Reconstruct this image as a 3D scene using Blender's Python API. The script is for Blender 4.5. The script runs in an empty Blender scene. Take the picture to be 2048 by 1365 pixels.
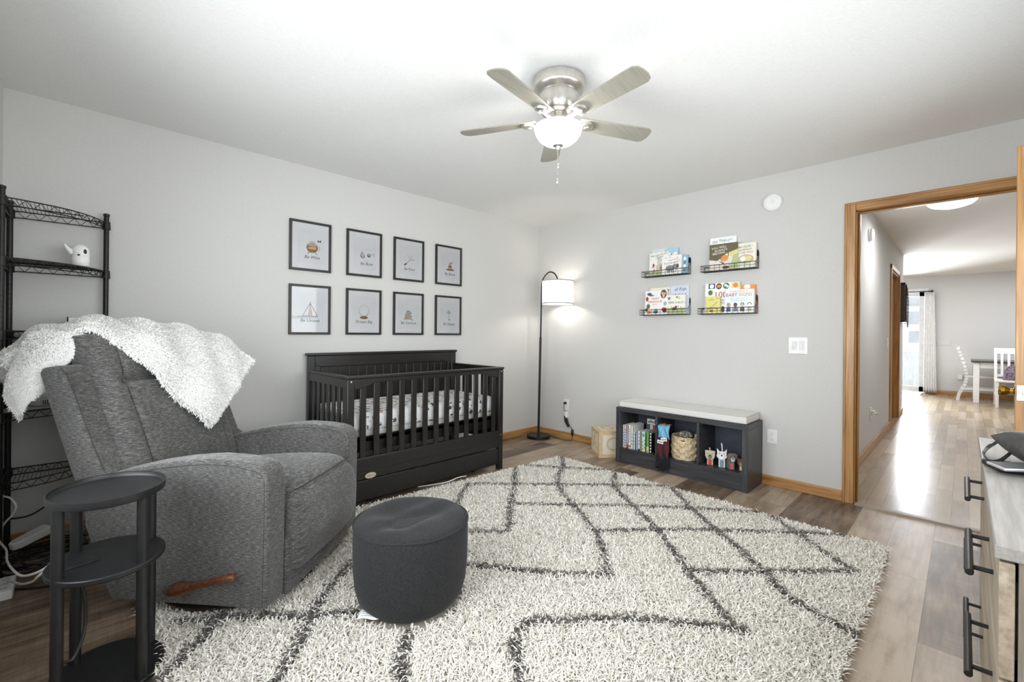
import bpy, bmesh, math, random
import numpy as np
from mathutils import Vector, Matrix, Euler
PI = math.pi
random.seed(7); RNG = np.random.default_rng(7)
SC = bpy.context.scene
COL = SC.collection
rad = math.radians

def lin(c):
    c = c / 255.0
    return c / 12.92 if c <= 0.04045 else ((c + 0.055) / 1.055) ** 2.4
def S(r, g, b): return (lin(r), lin(g), lin(b), 1.0)

# ---------------------------------------------------------------- materials
def nodes(name):
    m = bpy.data.materials.new(name); m.use_nodes = True
    nt = m.node_tree; b = nt.nodes['Principled BSDF']
    return m, nt, b
def mth(nt, op, a, b=None, c=None):
    n = nt.nodes.new('ShaderNodeMath'); n.operation = op
    for i, x in enumerate((a, b, c)):
        if x is None: continue
        if isinstance(x, (int, float)): n.inputs[i].default_value = x
        else: nt.links.new(x, n.inputs[i])
    return n.outputs[0]
def ramp(nt, fac, stops):
    n = nt.nodes.new('ShaderNodeValToRGB'); e = n.color_ramp.elements
    while len(e) < len(stops): e.new(0.5)
    for i, (p, c) in enumerate(stops): e[i].position = p; e[i].color = c
    nt.links.new(fac, n.inputs[0]); return n.outputs[0]
def coords(nt, scale=(1, 1, 1), out='Object'):
    t = nt.nodes.new('ShaderNodeTexCoord'); mp = nt.nodes.new('ShaderNodeMapping')
    mp.inputs['Scale'].default_value = scale
    nt.links.new(t.outputs[out], mp.inputs[0]); return mp.outputs[0]
def noise(nt, vec, scale, detail=3, rough=0.55):
    n = nt.nodes.new('ShaderNodeTexNoise'); n.inputs['Scale'].default_value = scale
    n.inputs['Detail'].default_value = detail; n.inputs['Roughness'].default_value = rough
    if vec is not None: nt.links.new(vec, n.inputs['Vector'])
    return n.outputs[0]
def bump(nt, b, h, strength, dist=0.01):
    n = nt.nodes.new('ShaderNodeBump'); n.inputs['Strength'].default_value = strength
    n.inputs['Distance'].default_value = dist
    nt.links.new(h, n.inputs['Height']); nt.links.new(n.outputs[0], b.inputs['Normal'])
def mk(name, c1, c2=None, scale=20, rough=0.5, metal=0.0, stretch=(1, 1, 1), bmp=0.0, bscale=None, bdist=0.005,
       spec=0.5, lo=0.35, hi=0.65, detail=4, sheen=0.0, coat=0.0):
    m, nt, b = nodes(name)
    b.inputs['Roughness'].default_value = rough; b.inputs['Metallic'].default_value = metal
    b.inputs['Specular IOR Level'].default_value = spec
    b.inputs['Sheen Weight'].default_value = sheen; b.inputs['Coat Weight'].default_value = coat
    if c2 is None: c2 = tuple(min(1, x * 1.12 + 0.002) for x in c1[:3]) + (1,)
    v = coords(nt, stretch)
    n = noise(nt, v, scale, detail)
    nt.links.new(ramp(nt, n, [(lo, c1), (hi, c2)]), b.inputs['Base Color'])
    if bmp:
        h = n if bscale is None else noise(nt, v, bscale, 4)
        bump(nt, b, h, bmp, bdist)
    return m
def emit_mat(name, col, strength, base=None):
    m, nt, b = nodes(name)
    b.inputs['Base Color'].default_value = base or col
    b.inputs['Emission Color'].default_value = col; b.inputs['Emission Strength'].default_value = strength
    b.inputs['Roughness'].default_value = 0.4
    return m
def lit_glass(name, col, strength, clear):
    m = bpy.data.materials.new(name); m.use_nodes = True; nt = m.node_tree; nt.nodes.clear()
    o = nt.nodes.new('ShaderNodeOutputMaterial'); mx = nt.nodes.new('ShaderNodeMixShader'); tr = nt.nodes.new('ShaderNodeBsdfTransparent')
    em = nt.nodes.new('ShaderNodeEmission'); em.inputs[0].default_value = col; em.inputs[1].default_value = strength
    mx.inputs[0].default_value = 1 - clear; nt.links.new(tr.outputs[0], mx.inputs[1]); nt.links.new(em.outputs[0], mx.inputs[2]); nt.links.new(mx.outputs[0], o.inputs[0])
    return m
def planks(name, length, width, stops, rough=0.4, grain=0.25, gap=0.012, bmp=0.15, gscale=1.0, cross=0.0, vary=0.6):
    """boards running along object x"""
    m, nt, b = nodes(name)
    t = nt.nodes.new('ShaderNodeTexCoord'); sp = nt.nodes.new('ShaderNodeSeparateXYZ')
    nt.links.new(t.outputs['Object'], sp.inputs[0]); X, Y = sp.outputs[0], sp.outputs[1]
    v = mth(nt, 'DIVIDE', Y, width); row = mth(nt, 'FLOOR', v)
    wn = nt.nodes.new('ShaderNodeTexWhiteNoise'); wn.noise_dimensions = '1D'; nt.links.new(row, wn.inputs['W'])
    u = mth(nt, 'ADD', mth(nt, 'DIVIDE', X, length), mth(nt, 'MULTIPLY', wn.outputs[0], 7.31)); colm = mth(nt, 'FLOOR', u)
    cb = nt.nodes.new('ShaderNodeCombineXYZ'); nt.links.new(row, cb.inputs[0]); nt.links.new(colm, cb.inputs[1])
    w2 = nt.nodes.new('ShaderNodeTexWhiteNoise'); w2.noise_dimensions = '3D'; nt.links.new(cb.outputs[0], w2.inputs['Vector'])
    ident = w2.outputs[0]
    gv = nt.nodes.new('ShaderNodeCombineXYZ')
    nt.links.new(mth(nt, 'MULTIPLY', X, 1.6 * gscale), gv.inputs[0]); nt.links.new(mth(nt, 'MULTIPLY', Y, 16 * gscale), gv.inputs[1])
    nt.links.new(mth(nt, 'MULTIPLY', ident, 37.0), gv.inputs[2])
    g1 = noise(nt, gv.outputs[0], 2.2, 6, 0.62)
    gv2 = nt.nodes.new('ShaderNodeCombineXYZ')
    nt.links.new(mth(nt, 'MULTIPLY', X, 5.0), gv2.inputs[0]); nt.links.new(mth(nt, 'MULTIPLY', Y, 7.0), gv2.inputs[1])
    nt.links.new(mth(nt, 'MULTIPLY', ident, 91.0), gv2.inputs[2])
    g2 = noise(nt, gv2.outputs[0], 0.9, 3, 0.5)
    f = mth(nt, 'ADD', mth(nt, 'MULTIPLY', mth(nt, 'SUBTRACT', ident, 0.5), vary), 0.5)
    f = mth(nt, 'ADD', f, mth(nt, 'MULTIPLY', mth(nt, 'SUBTRACT', g1, 0.5), grain * 2.0)); f = mth(nt, 'ADD', f, mth(nt, 'MULTIPLY', mth(nt, 'SUBTRACT', g2, 0.5), grain * 1.2))
    if cross:   # saw marks across the board
        cv = nt.nodes.new('ShaderNodeCombineXYZ')
        nt.links.new(mth(nt, 'MULTIPLY', X, 90), cv.inputs[0]); nt.links.new(mth(nt, 'MULTIPLY', Y, 5), cv.inputs[1]); nt.links.new(ident, cv.inputs[2])
        cn = noise(nt, cv.outputs[0], 1.0, 2)
        f = mth(nt, 'ADD', f, mth(nt, 'MULTIPLY', mth(nt, 'SUBTRACT', cn, 0.5), cross))
    colr = ramp(nt, f, stops)
    fv = mth(nt, 'FRACT', v); fu = mth(nt, 'FRACT', u)
    gw = gap / width * 0.12; gl = gap / length * 0.12
    e = mth(nt, 'MAXIMUM', mth(nt, 'MAXIMUM', mth(nt, 'LESS_THAN', fv, gw), mth(nt, 'GREATER_THAN', fv, 1 - gw)),
            mth(nt, 'MAXIMUM', mth(nt, 'LESS_THAN', fu, gl), mth(nt, 'GREATER_THAN', fu, 1 - gl)))
    mx = nt.nodes.new('ShaderNodeMix'); mx.data_type = 'RGBA'
    nt.links.new(mth(nt, 'MULTIPLY', e, 0.55), mx.inputs[0]); nt.links.new(colr, mx.inputs[6]); mx.inputs[7].default_value = (0.03, 0.02, 0.015, 1)
    nt.links.new(mx.outputs[2], b.inputs['Base Color'])
    if bmp:
        nt.links.new(mth(nt, 'ADD', rough - 0.08, mth(nt, 'MULTIPLY', g1, 0.2)), b.inputs['Roughness'])
        bump(nt, b, mth(nt, 'SUBTRACT', mth(nt, 'MULTIPLY', g1, 0.4), e), bmp, 0.002)
    else: b.inputs['Roughness'].default_value = rough
    return m
def wood(name, c1, c2, c3, axis=2, scale=1.0, rough=0.4, bmp=0.05):
    """straight grained timber, grain along the given axis"""
    m, nt, b = nodes(name)
    st = [18 * scale] * 3; st[axis] = 0.9 * scale
    v = coords(nt, tuple(st)); n = noise(nt, v, 2.5, 6, 0.6)
    st2 = [60 * scale] * 3; st2[axis] = 2.0 * scale
    n2 = noise(nt, coords(nt, tuple(st2)), 2.0, 3)
    f = mth(nt, 'ADD', mth(nt, 'MULTIPLY', n, 0.72), mth(nt, 'MULTIPLY', n2, 0.28))
    nt.links.new(ramp(nt, f, [(0.36, c1), (0.5, c2), (0.64, c3)]), b.inputs['Base Color'])
    b.inputs['Roughness'].default_value = rough
    bump(nt, b, f, bmp, 0.003)
    return m
def heather(name, c1, c2, c3, axis_scale=(45, 45, 360), rough=0.95):
    """woven melange cloth"""
    m, nt, b = nodes(name)
    n = noise(nt, coords(nt, axis_scale), 1.0, 3, 0.7)
    n2 = noise(nt, coords(nt, (260, 260, 900)), 1.0, 2, 0.6)
    n3 = noise(nt, coords(nt, (3, 3, 3)), 1.0, 2)
    f = mth(nt, 'ADD', mth(nt, 'ADD', mth(nt, 'MULTIPLY', n, 0.5), mth(nt, 'MULTIPLY', n2, 0.4)), mth(nt, 'MULTIPLY', n3, 0.1))
    nt.links.new(ramp(nt, f, [(0.36, c1), (0.5, c2), (0.66, c3)]), b.inputs['Base Color'])
    b.inputs['Roughness'].default_value = rough; b.inputs['Specular IOR Level'].default_value = 0.2
    b.inputs['Sheen Weight'].default_value = 0.25
    bump(nt, b, f, 0.35, 0.002)
    return m
def glass_pane(name, tint=(1, 1, 1, 1), refl=1.0):
    m = bpy.data.materials.new(name); m.use_nodes = True; nt = m.node_tree; nt.nodes.clear()
    o = nt.nodes.new('ShaderNodeOutputMaterial'); mx = nt.nodes.new('ShaderNodeMixShader')
    fr = nt.nodes.new('ShaderNodeFresnel'); fr.inputs[0].default_value = 1.45
    tr = nt.nodes.new('ShaderNodeBsdfTransparent'); tr.inputs[0].default_value = tint
    gl = nt.nodes.new('ShaderNodeBsdfGlossy'); gl.inputs['Roughness'].default_value = 0.02
    f = mth(nt, 'MULTIPLY', fr.outputs[0], refl)
    nt.links.new(f, mx.inputs[0]); nt.links.new(tr.outputs[0], mx.inputs[1]); nt.links.new(gl.outputs[0], mx.inputs[2])
    nt.links.new(mx.outputs[0], o.inputs[0]); return m
def fibre(name, c1, c2, rough=0.9, sheen=0.3, transl=0.0):
    m, nt, b = nodes(name)
    g = nt.nodes.new('ShaderNodeNewGeometry')
    nt.links.new(ramp(nt, g.outputs['Random Per Island'], [(0.0, c1), (1.0, c2)]), b.inputs['Base Color'])
    b.inputs['Roughness'].default_value = rough; b.inputs['Specular IOR Level'].default_value = 0.15
    b.inputs['Sheen Weight'].default_value = sheen
    return m

# ---------------------------------------------------------------- mesh builder
class MB:
    def __init__(s): s.v = []; s.f = []; s.m = []; s.X = None
    def add(s, vs, fs, mat=0, M=None):
        o = len(s.v)
        if M is not None: vs = [M @ Vector(v) for v in vs]
        if s.X is not None: vs = [s.X @ Vector(v) for v in vs]
        s.v.extend([tuple(v) for v in vs]); s.f.extend([tuple(i + o for i in f) for f in fs]); s.m.extend([mat] * len(fs))
        return s
    def box(s, x0, y0, z0, x1, y1, z1, mat=0, M=None):
        x0, x1 = sorted((x0, x1)); y0, y1 = sorted((y0, y1)); z0, z1 = sorted((z0, z1))
        vs = [(x, y, z) for z in (z0, z1) for y in (y0, y1) for x in (x0, x1)]
        return s.add(vs, [(0, 2, 3, 1), (4, 5, 7, 6), (0, 1, 5, 4), (2, 6, 7, 3), (0, 4, 6, 2), (1, 3, 7, 5)], mat, M)
    def bar(s, p0, p1, w, h, mat=0, up=(0, 0, 1)):
        p0, p1 = Vector(p0), Vector(p1); d = (p1 - p0); L = d.length; d.normalize()
        up = Vector(up); side = d.cross(up)
        if side.length < 1e-5: side = d.cross(Vector((1, 0, 0)))
        side.normalize(); u2 = side.cross(d)
        M = Matrix((side, d, u2)).transposed().to_4x4(); M.translation = p0
        return s.box(-w / 2, 0, -h / 2, w / 2, L, h / 2, mat, M)
    def tube(s, pts, r, seg=6, mat=0, closed=False, caps=True):
        P = [Vector(p) for p in pts]; n = len(P)
        rs = r if isinstance(r, (list, tuple)) else [r] * n
        T = []
        for i in range(n):
            a = P[i - 1] if (i or closed) else P[0]; b = P[(i + 1) % n] if (i < n - 1 or closed) else P[-1]
            t = b - a; T.append(t.normalized() if t.length > 1e-9 else Vector((0, 0, 1)))
        u = T[0].orthogonal().normalized(); vs = []
        for i in range(n):
            u = (u - T[i] * u.dot(T[i]))
            u = u.normalized() if u.length > 1e-6 else T[i].orthogonal().normalized()
            w = T[i].cross(u)
            for k in range(seg):
                a = 2 * PI * k / seg; vs.append(P[i] + (u * math.cos(a) + w * math.sin(a)) * rs[i])
        fs = []
        for i in range(n if closed else n - 1):
            j = (i + 1) % n
            for k in range(seg):
                k2 = (k + 1) % seg; fs.append((i * seg + k, i * seg + k2, j * seg + k2, j * seg + k))
        if caps and not closed:
            fs.append(tuple(range(seg))[::-1]); fs.append(tuple((n - 1) * seg + k for k in range(seg)))
        return s.add(vs, fs, mat)
    def cyl(s, p0, p1, r0, r1=None, seg=16, mat=0):
        return s.tube([p0, p1], [r0, r0 if r1 is None else r1], seg, mat)
    def lathe(s, prof, c=(0, 0, 0), seg=32, mat=0, M=None, sx=1, sy=1):
        vs = []; fs = []; n = len(prof)
        for r, z in prof:
            for k in range(seg):
                a = 2 * PI * k / seg; vs.append((c[0] + r * math.cos(a) * sx, c[1] + r * math.sin(a) * sy, c[2] + z))
        for i in range(n - 1):
            for k in range(seg):
                k2 = (k + 1) % seg; fs.append((i * seg + k, i * seg + k2, (i + 1) * seg + k2, (i + 1) * seg + k))
        if prof[0][0] > 1e-6: fs.append(tuple(range(seg))[::-1])
        if prof[-1][0] > 1e-6: fs.append(tuple((n - 1) * seg + k for k in range(seg)))
        return s.add(vs, fs, mat, M)
    def prism(s, poly, z0, z1, mat=0, M=None):
        n = len(poly)
        vs = [(x, y, z0) for x, y in poly] + [(x, y, z1) for x, y in poly]
        fs = [tuple(range(n))[::-1], tuple(range(n, 2 * n))] + [(i, (i + 1) % n, n + (i + 1) % n, n + i) for i in range(n)]
        return s.add(vs, fs, mat, M)
    def grid(s, fn, nu, nv, mat=0, cu=False, cv=False, M=None):
        vs = [fn(i / (nu if cu else nu - 1), j / (nv if cv else nv - 1)) for i in range(nu) for j in range(nv)]
        fs = []
        for i in range(nu if cu else nu - 1):
            for j in range(nv if cv else nv - 1):
                i2 = (i + 1) % nu; j2 = (j + 1) % nv
                fs.append((i * nv + j, i2 * nv + j, i2 * nv + j2, i * nv + j2))
        return s.add(vs, fs, mat, M)
    def pillow(s, M, w, h, t0, t1, mat=0, n=18, p=7.0, q=0.5, fn=None):
        """closed cushion: outline w x h in local xy, front bulge +t1, back bulge -t0 along z"""
        def hh(x, y): return max(0.0, (1 - abs(x) ** p) * (1 - abs(y) ** p)) ** q
        def mp(t): return math.sin((t - .5) * PI * 0.94) / math.sin(PI * .47)
        for sg, t in ((1, t1), (-1, t0)):
            def f(a, b):
                x, y = mp(a), mp(b); z = sg * t * hh(x, y)
                if fn and sg > 0: z += fn(x, y) * hh(x, y)
                return (x * w / 2, y * h / 2, z)
            s.grid(f, n, n, mat, M=M)
        return s
    def text(s, string, size, M, mat=0, align='CENTER', shear=0.0, ext=0.0):
        c = bpy.data.curves.new('lettering', 'FONT'); c.body = string; c.size = size; c.align_x = align; c.align_y = 'CENTER'
        c.shear = shear; c.resolution_u = 2; c.extrude = ext
        o = bpy.data.objects.new('lettering', c); COL.objects.link(o)
        dg = bpy.context.evaluated_depsgraph_get(); me = o.evaluated_get(dg).to_mesh()
        vs = [tuple(v.co) for v in me.vertices]; fs = [tuple(p.vertices) for p in me.polygons]
        s.add(vs, fs, mat, M)
        o.evaluated_get(dg).to_mesh_clear(); bpy.data.objects.remove(o); bpy.data.curves.remove(c)
        return s
    def build(s, name, mats, parent=None, world=False, bevel=0.0, seg=2, angle=35, sub=0, weld=False, solid=0.0, smooth=True):
        if not isinstance(mats, (list, tuple)): mats = [mats]
        me = bpy.data.meshes.new(name)
        vs = s.v
        if world and parent is not None:
            W = wmat(parent).inverted(); vs = [tuple(W @ Vector(v)) for v in vs]
        me.from_pydata(vs, [], s.f)
        for m in mats: me.materials.append(m)
        me.polygons.foreach_set('material_index', s.m)
        bm = bmesh.new(); bm.from_mesh(me)
        if weld: bmesh.ops.remove_doubles(bm, verts=bm.verts, dist=1e-5)
        bmesh.ops.recalc_face_normals(bm, faces=bm.faces); bm.to_mesh(me); bm.free()
        if smooth:
            me.polygons.foreach_set('use_smooth', [True] * len(me.polygons)); me.set_sharp_from_angle(angle=rad(angle))
        me.update()
        o = bpy.data.objects.new(name, me); COL.objects.link(o)
        if parent is not None: o.parent = parent
        if solid: d = o.modifiers.new('thickness', 'SOLIDIFY'); d.thickness = solid; d.offset = -1
        if bevel:
            b = o.modifiers.new('edge', 'BEVEL'); b.width = bevel; b.segments = seg; b.limit_method = 'ANGLE'; b.angle_limit = rad(40)
            b.harden_normals = False
        if sub: d = o.modifiers.new('soft', 'SUBSURF'); d.levels = sub; d.render_levels = sub
        return o
def wmat(o):
    M = Matrix.Identity(4)
    while o is not None: M = o.matrix_basis @ M; o = o.parent
    return M
def np_mesh(name, V, quads, tris, mats, qm, tm, parent=None, smooth=True):
    me = bpy.data.meshes.new(name); nq, ntr = len(quads), len(tris)
    me.vertices.add(len(V)); me.vertices.foreach_set('co', np.asarray(V, dtype=np.float32).ravel())
    loops = np.concatenate([quads.ravel(), tris.ravel()]).astype(np.int32)
    me.loops.add(len(loops)); me.loops.foreach_set('vertex_index', loops)
    st = np.concatenate([np.arange(nq) * 4, nq * 4 + np.arange(ntr) * 3]).astype(np.int32)
    me.polygons.add(nq + ntr); me.polygons.foreach_set('loop_start', st)
    me.polygons.foreach_set('material_index', np.concatenate([qm, tm]).astype(np.int32))
    for m in mats: me.materials.append(m)
    if smooth: me.polygons.foreach_set('use_smooth', np.ones(nq + ntr, dtype=bool))
    me.update(calc_edges=True); me.validate()
    o = bpy.data.objects.new(name, me); COL.objects.link(o)
    if parent is not None: o.parent = parent
    return o
def strands(name, P, N, length, width, mats, mi, parent, lean=0.8, curl=0.4, dirs=None):
    """ribbons standing on points P with normals N"""
    n = len(P); r = RNG.normal(size=(n, 3))
    if dirs is not None: r = r * 0.6 + dirs
    t = r - N * np.sum(r * N, 1)[:, None]; t /= np.linalg.norm(t, axis=1)[:, None] + 1e-9
    sd = np.cross(N, t); tw = RNG.normal(size=(n, 1)) * 0.7; w = sd * np.cos(tw) + t * np.sin(tw)
    L = length * (0.7 + 0.6 * RNG.random((n, 1))); ln = lean * (0.3 + RNG.random((n, 1)))
    m1 = P + N * L * 0.5 + t * L * 0.28 * ln
    m2 = P + N * L * (0.88 - 0.22 * ln * curl) + t * L * 0.75 * ln
    m3 = P + N * L * (1.02 - 0.5 * ln * curl) + t * L * 1.15 * ln
    hw = width * 0.5 * (0.8 + 0.4 * RNG.random((n, 1)))
    V = np.stack([P - w * hw, P + w * hw, m1 - w * hw, m1 + w * hw, m2 - w * hw * .85, m2 + w * hw * .85, m3], 1).reshape(-1, 3)
    b = np.arange(n)[:, None] * 7
    q = np.concatenate([b + np.array([[0, 1, 3, 2]]), b + np.array([[2, 3, 5, 4]])], 0); tr = b + np.array([[4, 5, 6]])
    return np_mesh(name, V, q, tr, mats, np.concatenate([mi, mi]), mi, parent)

# ---------------------------------------------------------------- things
def tag(o, label, cat, group=None, kind=None):
    o['label'] = label; o['category'] = cat
    if group: o['group'] = group
    if kind: o['kind'] = kind
    return o
def thing(name, label, cat, loc=(0, 0, 0), rz=0.0, group=None, rx=0.0, ry=0.0):
    o = bpy.data.objects.new(name, None); COL.objects.link(o); o.empty_display_size = 0.1
    o.location = loc; o.rotation_euler = (rx, ry, rz)
    return tag(o, label, cat, group)
def struct(o): o['kind'] = 'structure'; return o
def dup(o, parent=None):
    c = o.copy(); COL.objects.link(c); c.parent = parent
    for ch in list(o.children): dup(ch, c)
    return c
def cat_rom(pts, t):
    n = len(pts) - 1; x = min(max(t, 0), 1) * n; i = min(int(x), n - 1); f = x - i
    p0, p1, p2, p3 = (Vector(pts[max(i - 1, 0)]), Vector(pts[i]), Vector(pts[i + 1]), Vector(pts[min(i + 2, n)]))
    if i == 0: p0 = 2 * p1 - p2
    if i == n - 1: p3 = 2 * p2 - p1
    return 0.5 * ((2 * p1) + (p2 - p0) * f + (2 * p0 - 5 * p1 + 4 * p2 - p3) * f * f + (3 * p1 - p0 - 3 * p2 + p3) * f ** 3)
def curve(pts, n): return [cat_rom(pts, i / (n - 1)) for i in range(n)]
def axes(o, x, y, z):
    M = Matrix((Vector(x), Vector(y), Vector(z))).transposed().to_4x4(); M.translation = Vector(o); return M
def circ2(r, n=24, a0=0, a1=2 * PI, cx=0, cy=0): return [(cx + r * math.cos(a0 + (a1 - a0) * k / n), cy + r * math.sin(a0 + (a1 - a0) * k / n)) for k in range(n + (abs(a1 - a0) < 6.28))]
# ---------------------------------------------------------------- palette
WALL = mk('wall_paint', S(204, 203, 200), S(207, 206, 203), 60, 0.75, bmp=0.06, bscale=220, spec=0.25)
WALLH = mk('hall_paint', S(206, 206, 206), S(209, 209, 209), 60, 0.75, bmp=0.06, bscale=220, spec=0.25)
CEIL = mk('ceiling_texture', S(231, 231, 229), S(235, 235, 233), 90, 0.9, bmp=0.3, bscale=130, bdist=0.006, spec=0.1)
OAK = wood('honey_oak', S(142, 98, 52), S(178, 132, 80), S(198, 158, 104), 2, 1.0, 0.32)
OAKY = wood('honey_oak_across', S(142, 98, 52), S(178, 132, 80), S(198, 158, 104), 1, 1.0, 0.32)
OAKX = wood('honey_oak_along', S(142, 98, 52), S(178, 132, 80), S(198, 158, 104), 0, 1.0, 0.32)
LVP = planks('vinyl_planks', 1.22, 0.18, [(0.1, S(86, 69, 55)), (0.36, S(124, 105, 87)), (0.6, S(156, 137, 116)), (0.9, S(184, 168, 149))], 0.36, 0.55, 0.012, 0.12, 0.9, 0.22)
HARD = planks('oak_strip_floor', 0.9, 0.085, [(0.1, S(128, 108, 84)), (0.45, S(156, 136, 110)), (0.85, S(178, 160, 134))], 0.22, 0.25, 0.012, 0.0, 1.0, 0.0, 0.55)
BLACKW = mk('black_wire', S(26, 25, 24), S(34, 33, 31), 40, 0.4, 0.3)
CRIB = mk('espresso_lacquer', S(27, 25, 23), S(33, 31, 29), 14, 0.3, stretch=(1, 1, 6), spec=0.5)
CRIBG = mk('groove_shadow_line', S(14, 13, 12), None, 14, 0.5)
TABLE = mk('black_table_paint', S(24, 24, 25), S(32, 32, 33), 30, 0.42, bmp=0.05)
CHAIR = heather('grey_melange_fabric', S(38, 38, 38), S(78, 77, 75), S(146, 144, 140))
SEAM = mk('dark_seam_thread', S(52, 52, 51), None, 50, 0.9)
BASE = mk('dark_walnut_base', S(44, 34, 28), S(58, 46, 38), 10, 0.45)
LEVER = wood('walnut_lever', S(62, 32, 18), S(92, 50, 28), S(118, 70, 42), 0, 2.5, 0.35)
OTTO = mk('charcoal_velour', S(40, 40, 41), S(50, 50, 51), 130, 0.95, bmp=0.2, bscale=500, bdist=0.002, spec=0.12, sheen=0.08)
FURB = mk('white_fur_backing', S(236, 235, 231), None, 20, 0.95)
FUR = fibre('white_fur', S(238, 237, 233), S(250, 249, 247), sheen=0.2)
RUGB = mk('rug_backing', S(176, 168, 154), None, 30, 0.95)
PILE = fibre('cream_wool', S(218, 212, 200), S(247, 244, 237))
PILED = fibre('charcoal_wool', S(66, 62, 58), S(112, 107, 100))
NICKEL = mk('brushed_nickel', S(196, 192, 184), S(208, 205, 198), 30, 0.32, 0.9)
BLADE = mk('silver_blade', S(140, 137, 125), S(150, 147, 135), 8, 0.5, stretch=(1, 10, 1))
WHITE = mk('white_plastic', S(232, 232, 230), S(238, 238, 236), 20, 0.35)
PAPER = mk('white_paper', S(238, 238, 238), None, 40, 0.8)
FRAME = mk('black_frame', S(28, 26, 24), S(38, 36, 33), 25, 0.38)
GLASS = glass_pane('picture_glass')
CLEAR = glass_pane('clear_glass')
INK = mk('ink', S(48, 46, 44), None, 40, 0.8)
INKL = mk('pale_ink', S(150, 148, 144), None, 40, 0.8)
BROWN = mk('brown_ink', S(146, 106, 62), S(170, 128, 80), 120, 0.8)
TAN = mk('tan_ink', S(206, 172, 132), S(222, 192, 156), 120, 0.8)
BLK = mk('black_plastic', S(22, 22, 23), S(28, 28, 29), 30, 0.45)
BENCH = wood('charcoal_woodgrain', S(44, 44, 47), S(58, 58, 61), S(74, 74, 77), 1, 1.0, 0.4)
CUSH = mk('pale_grey_cushion', S(216, 214, 210), S(226, 224, 220), 160, 0.9, bmp=0.1, bscale=400)
DRES = wood('weathered_grey_oak', S(126, 112, 94), S(156, 142, 123), S(176, 164, 146), 0, 0.8, 0.5)
DREST = wood('weathered_grey_oak_top', S(132, 127, 120), S(144, 140, 134), S(156, 152, 146), 0, 1.6, 0.5)
DRESZ = wood('weathered_grey_oak_side', S(98, 88, 77), S(128, 118, 106), S(148, 139, 127), 2, 0.8, 0.5)
BRASS = mk('polished_brass', S(190, 150, 70), S(206, 170, 92), 20, 0.2, 1.0)
PINE = wood('pale_pine', S(186, 160, 118), S(204, 180, 140), S(216, 196, 160), 1, 1.2, 0.6)
PINEP = mk('whitewashed_panel', S(214, 204, 184), S(222, 214, 196), 20, 0.7)
def flat(name, r, g, b, rough=0.6): return mk(name, S(r, g, b), None, 30, rough)
# ---------------------------------------------------------------- the room
H = 2.44; XL, YR = -4.18, -4.03           # side wall, rear wall
HY = -2.87; HX = 5.28; FX = 8.75           # corridor wall, its end, far wall
DY0, DY1, DZ = -3.01, -3.865, 2.05        # doorway
struct(MB().box(XL - .1, YR - .1, -.1, 0.03, .1, 0).build('floor', LVP, smooth=False))
struct(MB().box(.03, -7.0, -.1, FX + .1, 1.2, 0).build('floor_hall', HARD, smooth=False))
struct(MB().box(XL - .1, YR - .1, H, .12, .1, H + .1).build('ceiling', CEIL, smooth=False))
struct(MB().box(.12, -7.0, H, FX + .1, 1.2, H + .1).build('ceiling_hall', CEIL, smooth=False))
struct(MB().box(XL - .1, 0, 0, .12, .12, H).build('wall_left', WALL, smooth=False))
w = MB()
w.box(0, DY0 + .02, 0, .12, 0, H); w.box(0, YR - .1, 0, .12, DY1 - .02, H); w.box(0, DY1 - .02, DZ + .02, .12, DY0 + .02, H)
struct(w.build('wall_right', WALL, smooth=False))
def wall_with_window(name, axis, at, a0, a1, w0, w1, z0, z1, th, m):
    b = MB()
    for (p, q, r, t) in ((a0, w0, 0, H), (w1, a1, 0, H), (w0, w1, 0, z0), (w0, w1, z1, H)):
        if axis == 0: b.box(at, p, r, at + th, q, t)
        else: b.box(p, at, r, q, at + th, t)
    return struct(b.build(name, m, smooth=False))
W1 = (-3.35, -1.15, .70, 1.95); W2 = (-3.95, -1.0, .85, 1.95)  # rear opening is added out of view, widened to brighten the room
wall_with_window('wall_side', 0, XL, YR - .1, .1, W1[0], W1[1], W1[2], W1[3], -.12, WALL)
wall_with_window('wall_rear', 1, YR, XL - .1, .12, W2[0], W2[1], W2[2], W2[3], -.12, WALL)
def window(name, axis, at, w0, w1, z0, z1):
    b = MB(); t = .05
    for (p, q, r, s_) in ((w0, w0 + t, z0, z1), (w1 - t, w1, z0, z1), (w0, w1, z0, z0 + t), (w0, w1, z1 - t, z1), (w0, w1, (z0 + z1) / 2 - .02, (z0 + z1) / 2 + .02)):
        if axis == 0: b.box(at - .08, p, r, at - .03, q, s_)
        else: b.box(p, at - .08, r, q, at - .03, s_)
    return struct(b.build(name, WHITE, bevel=.004))
window('window_1', 0, XL, *W1); window('added_rear_window', 1, YR, *W2)  # rear frame belongs to the added, unseen fill window
# corridor and dining space behind the doorway
struct(MB().box(.12, HY, 0, 3.6, HY + .1, H).box(3.6, HY, 2.05, 4.62, HY + .1, H).box(4.62, HY, 0, HX, HY + .1, H).build('wall_hall_left', WALLH, smooth=False))
struct(MB().box(HX - .1, HY + .1, 0, HX, 1.2, H).build('wall_hall_return', WALLH, smooth=False))
struct(MB().box(.12, -7.1, 0, FX, -7.0, H).build('wall_hall_right', WALLH, smooth=False))
struct(MB().box(HX - .1, 1.2, 0, FX, 1.3, H).build('wall_dining', WALLH, smooth=False))
struct(MB().box(.12, -7.0, 0, .2, YR - .1, H).build('wall_hall_near', WALLH, smooth=False))
struct(MB().box(3.4, HY + .95, 0, 4.8, HY + 1.05, H).build('wall_closet', WALLH, smooth=False))
PY0, PY1, PZ = -2.96, -1.15, 2.13
struct(MB().box(FX, -7.0, 0, FX + .12, PY0, H).box(FX, PY1, 0, FX + .12, 1.2, H).box(FX, PY0, PZ, FX + .12, PY1, H).build('wall_far', WALLH, smooth=False))
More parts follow.
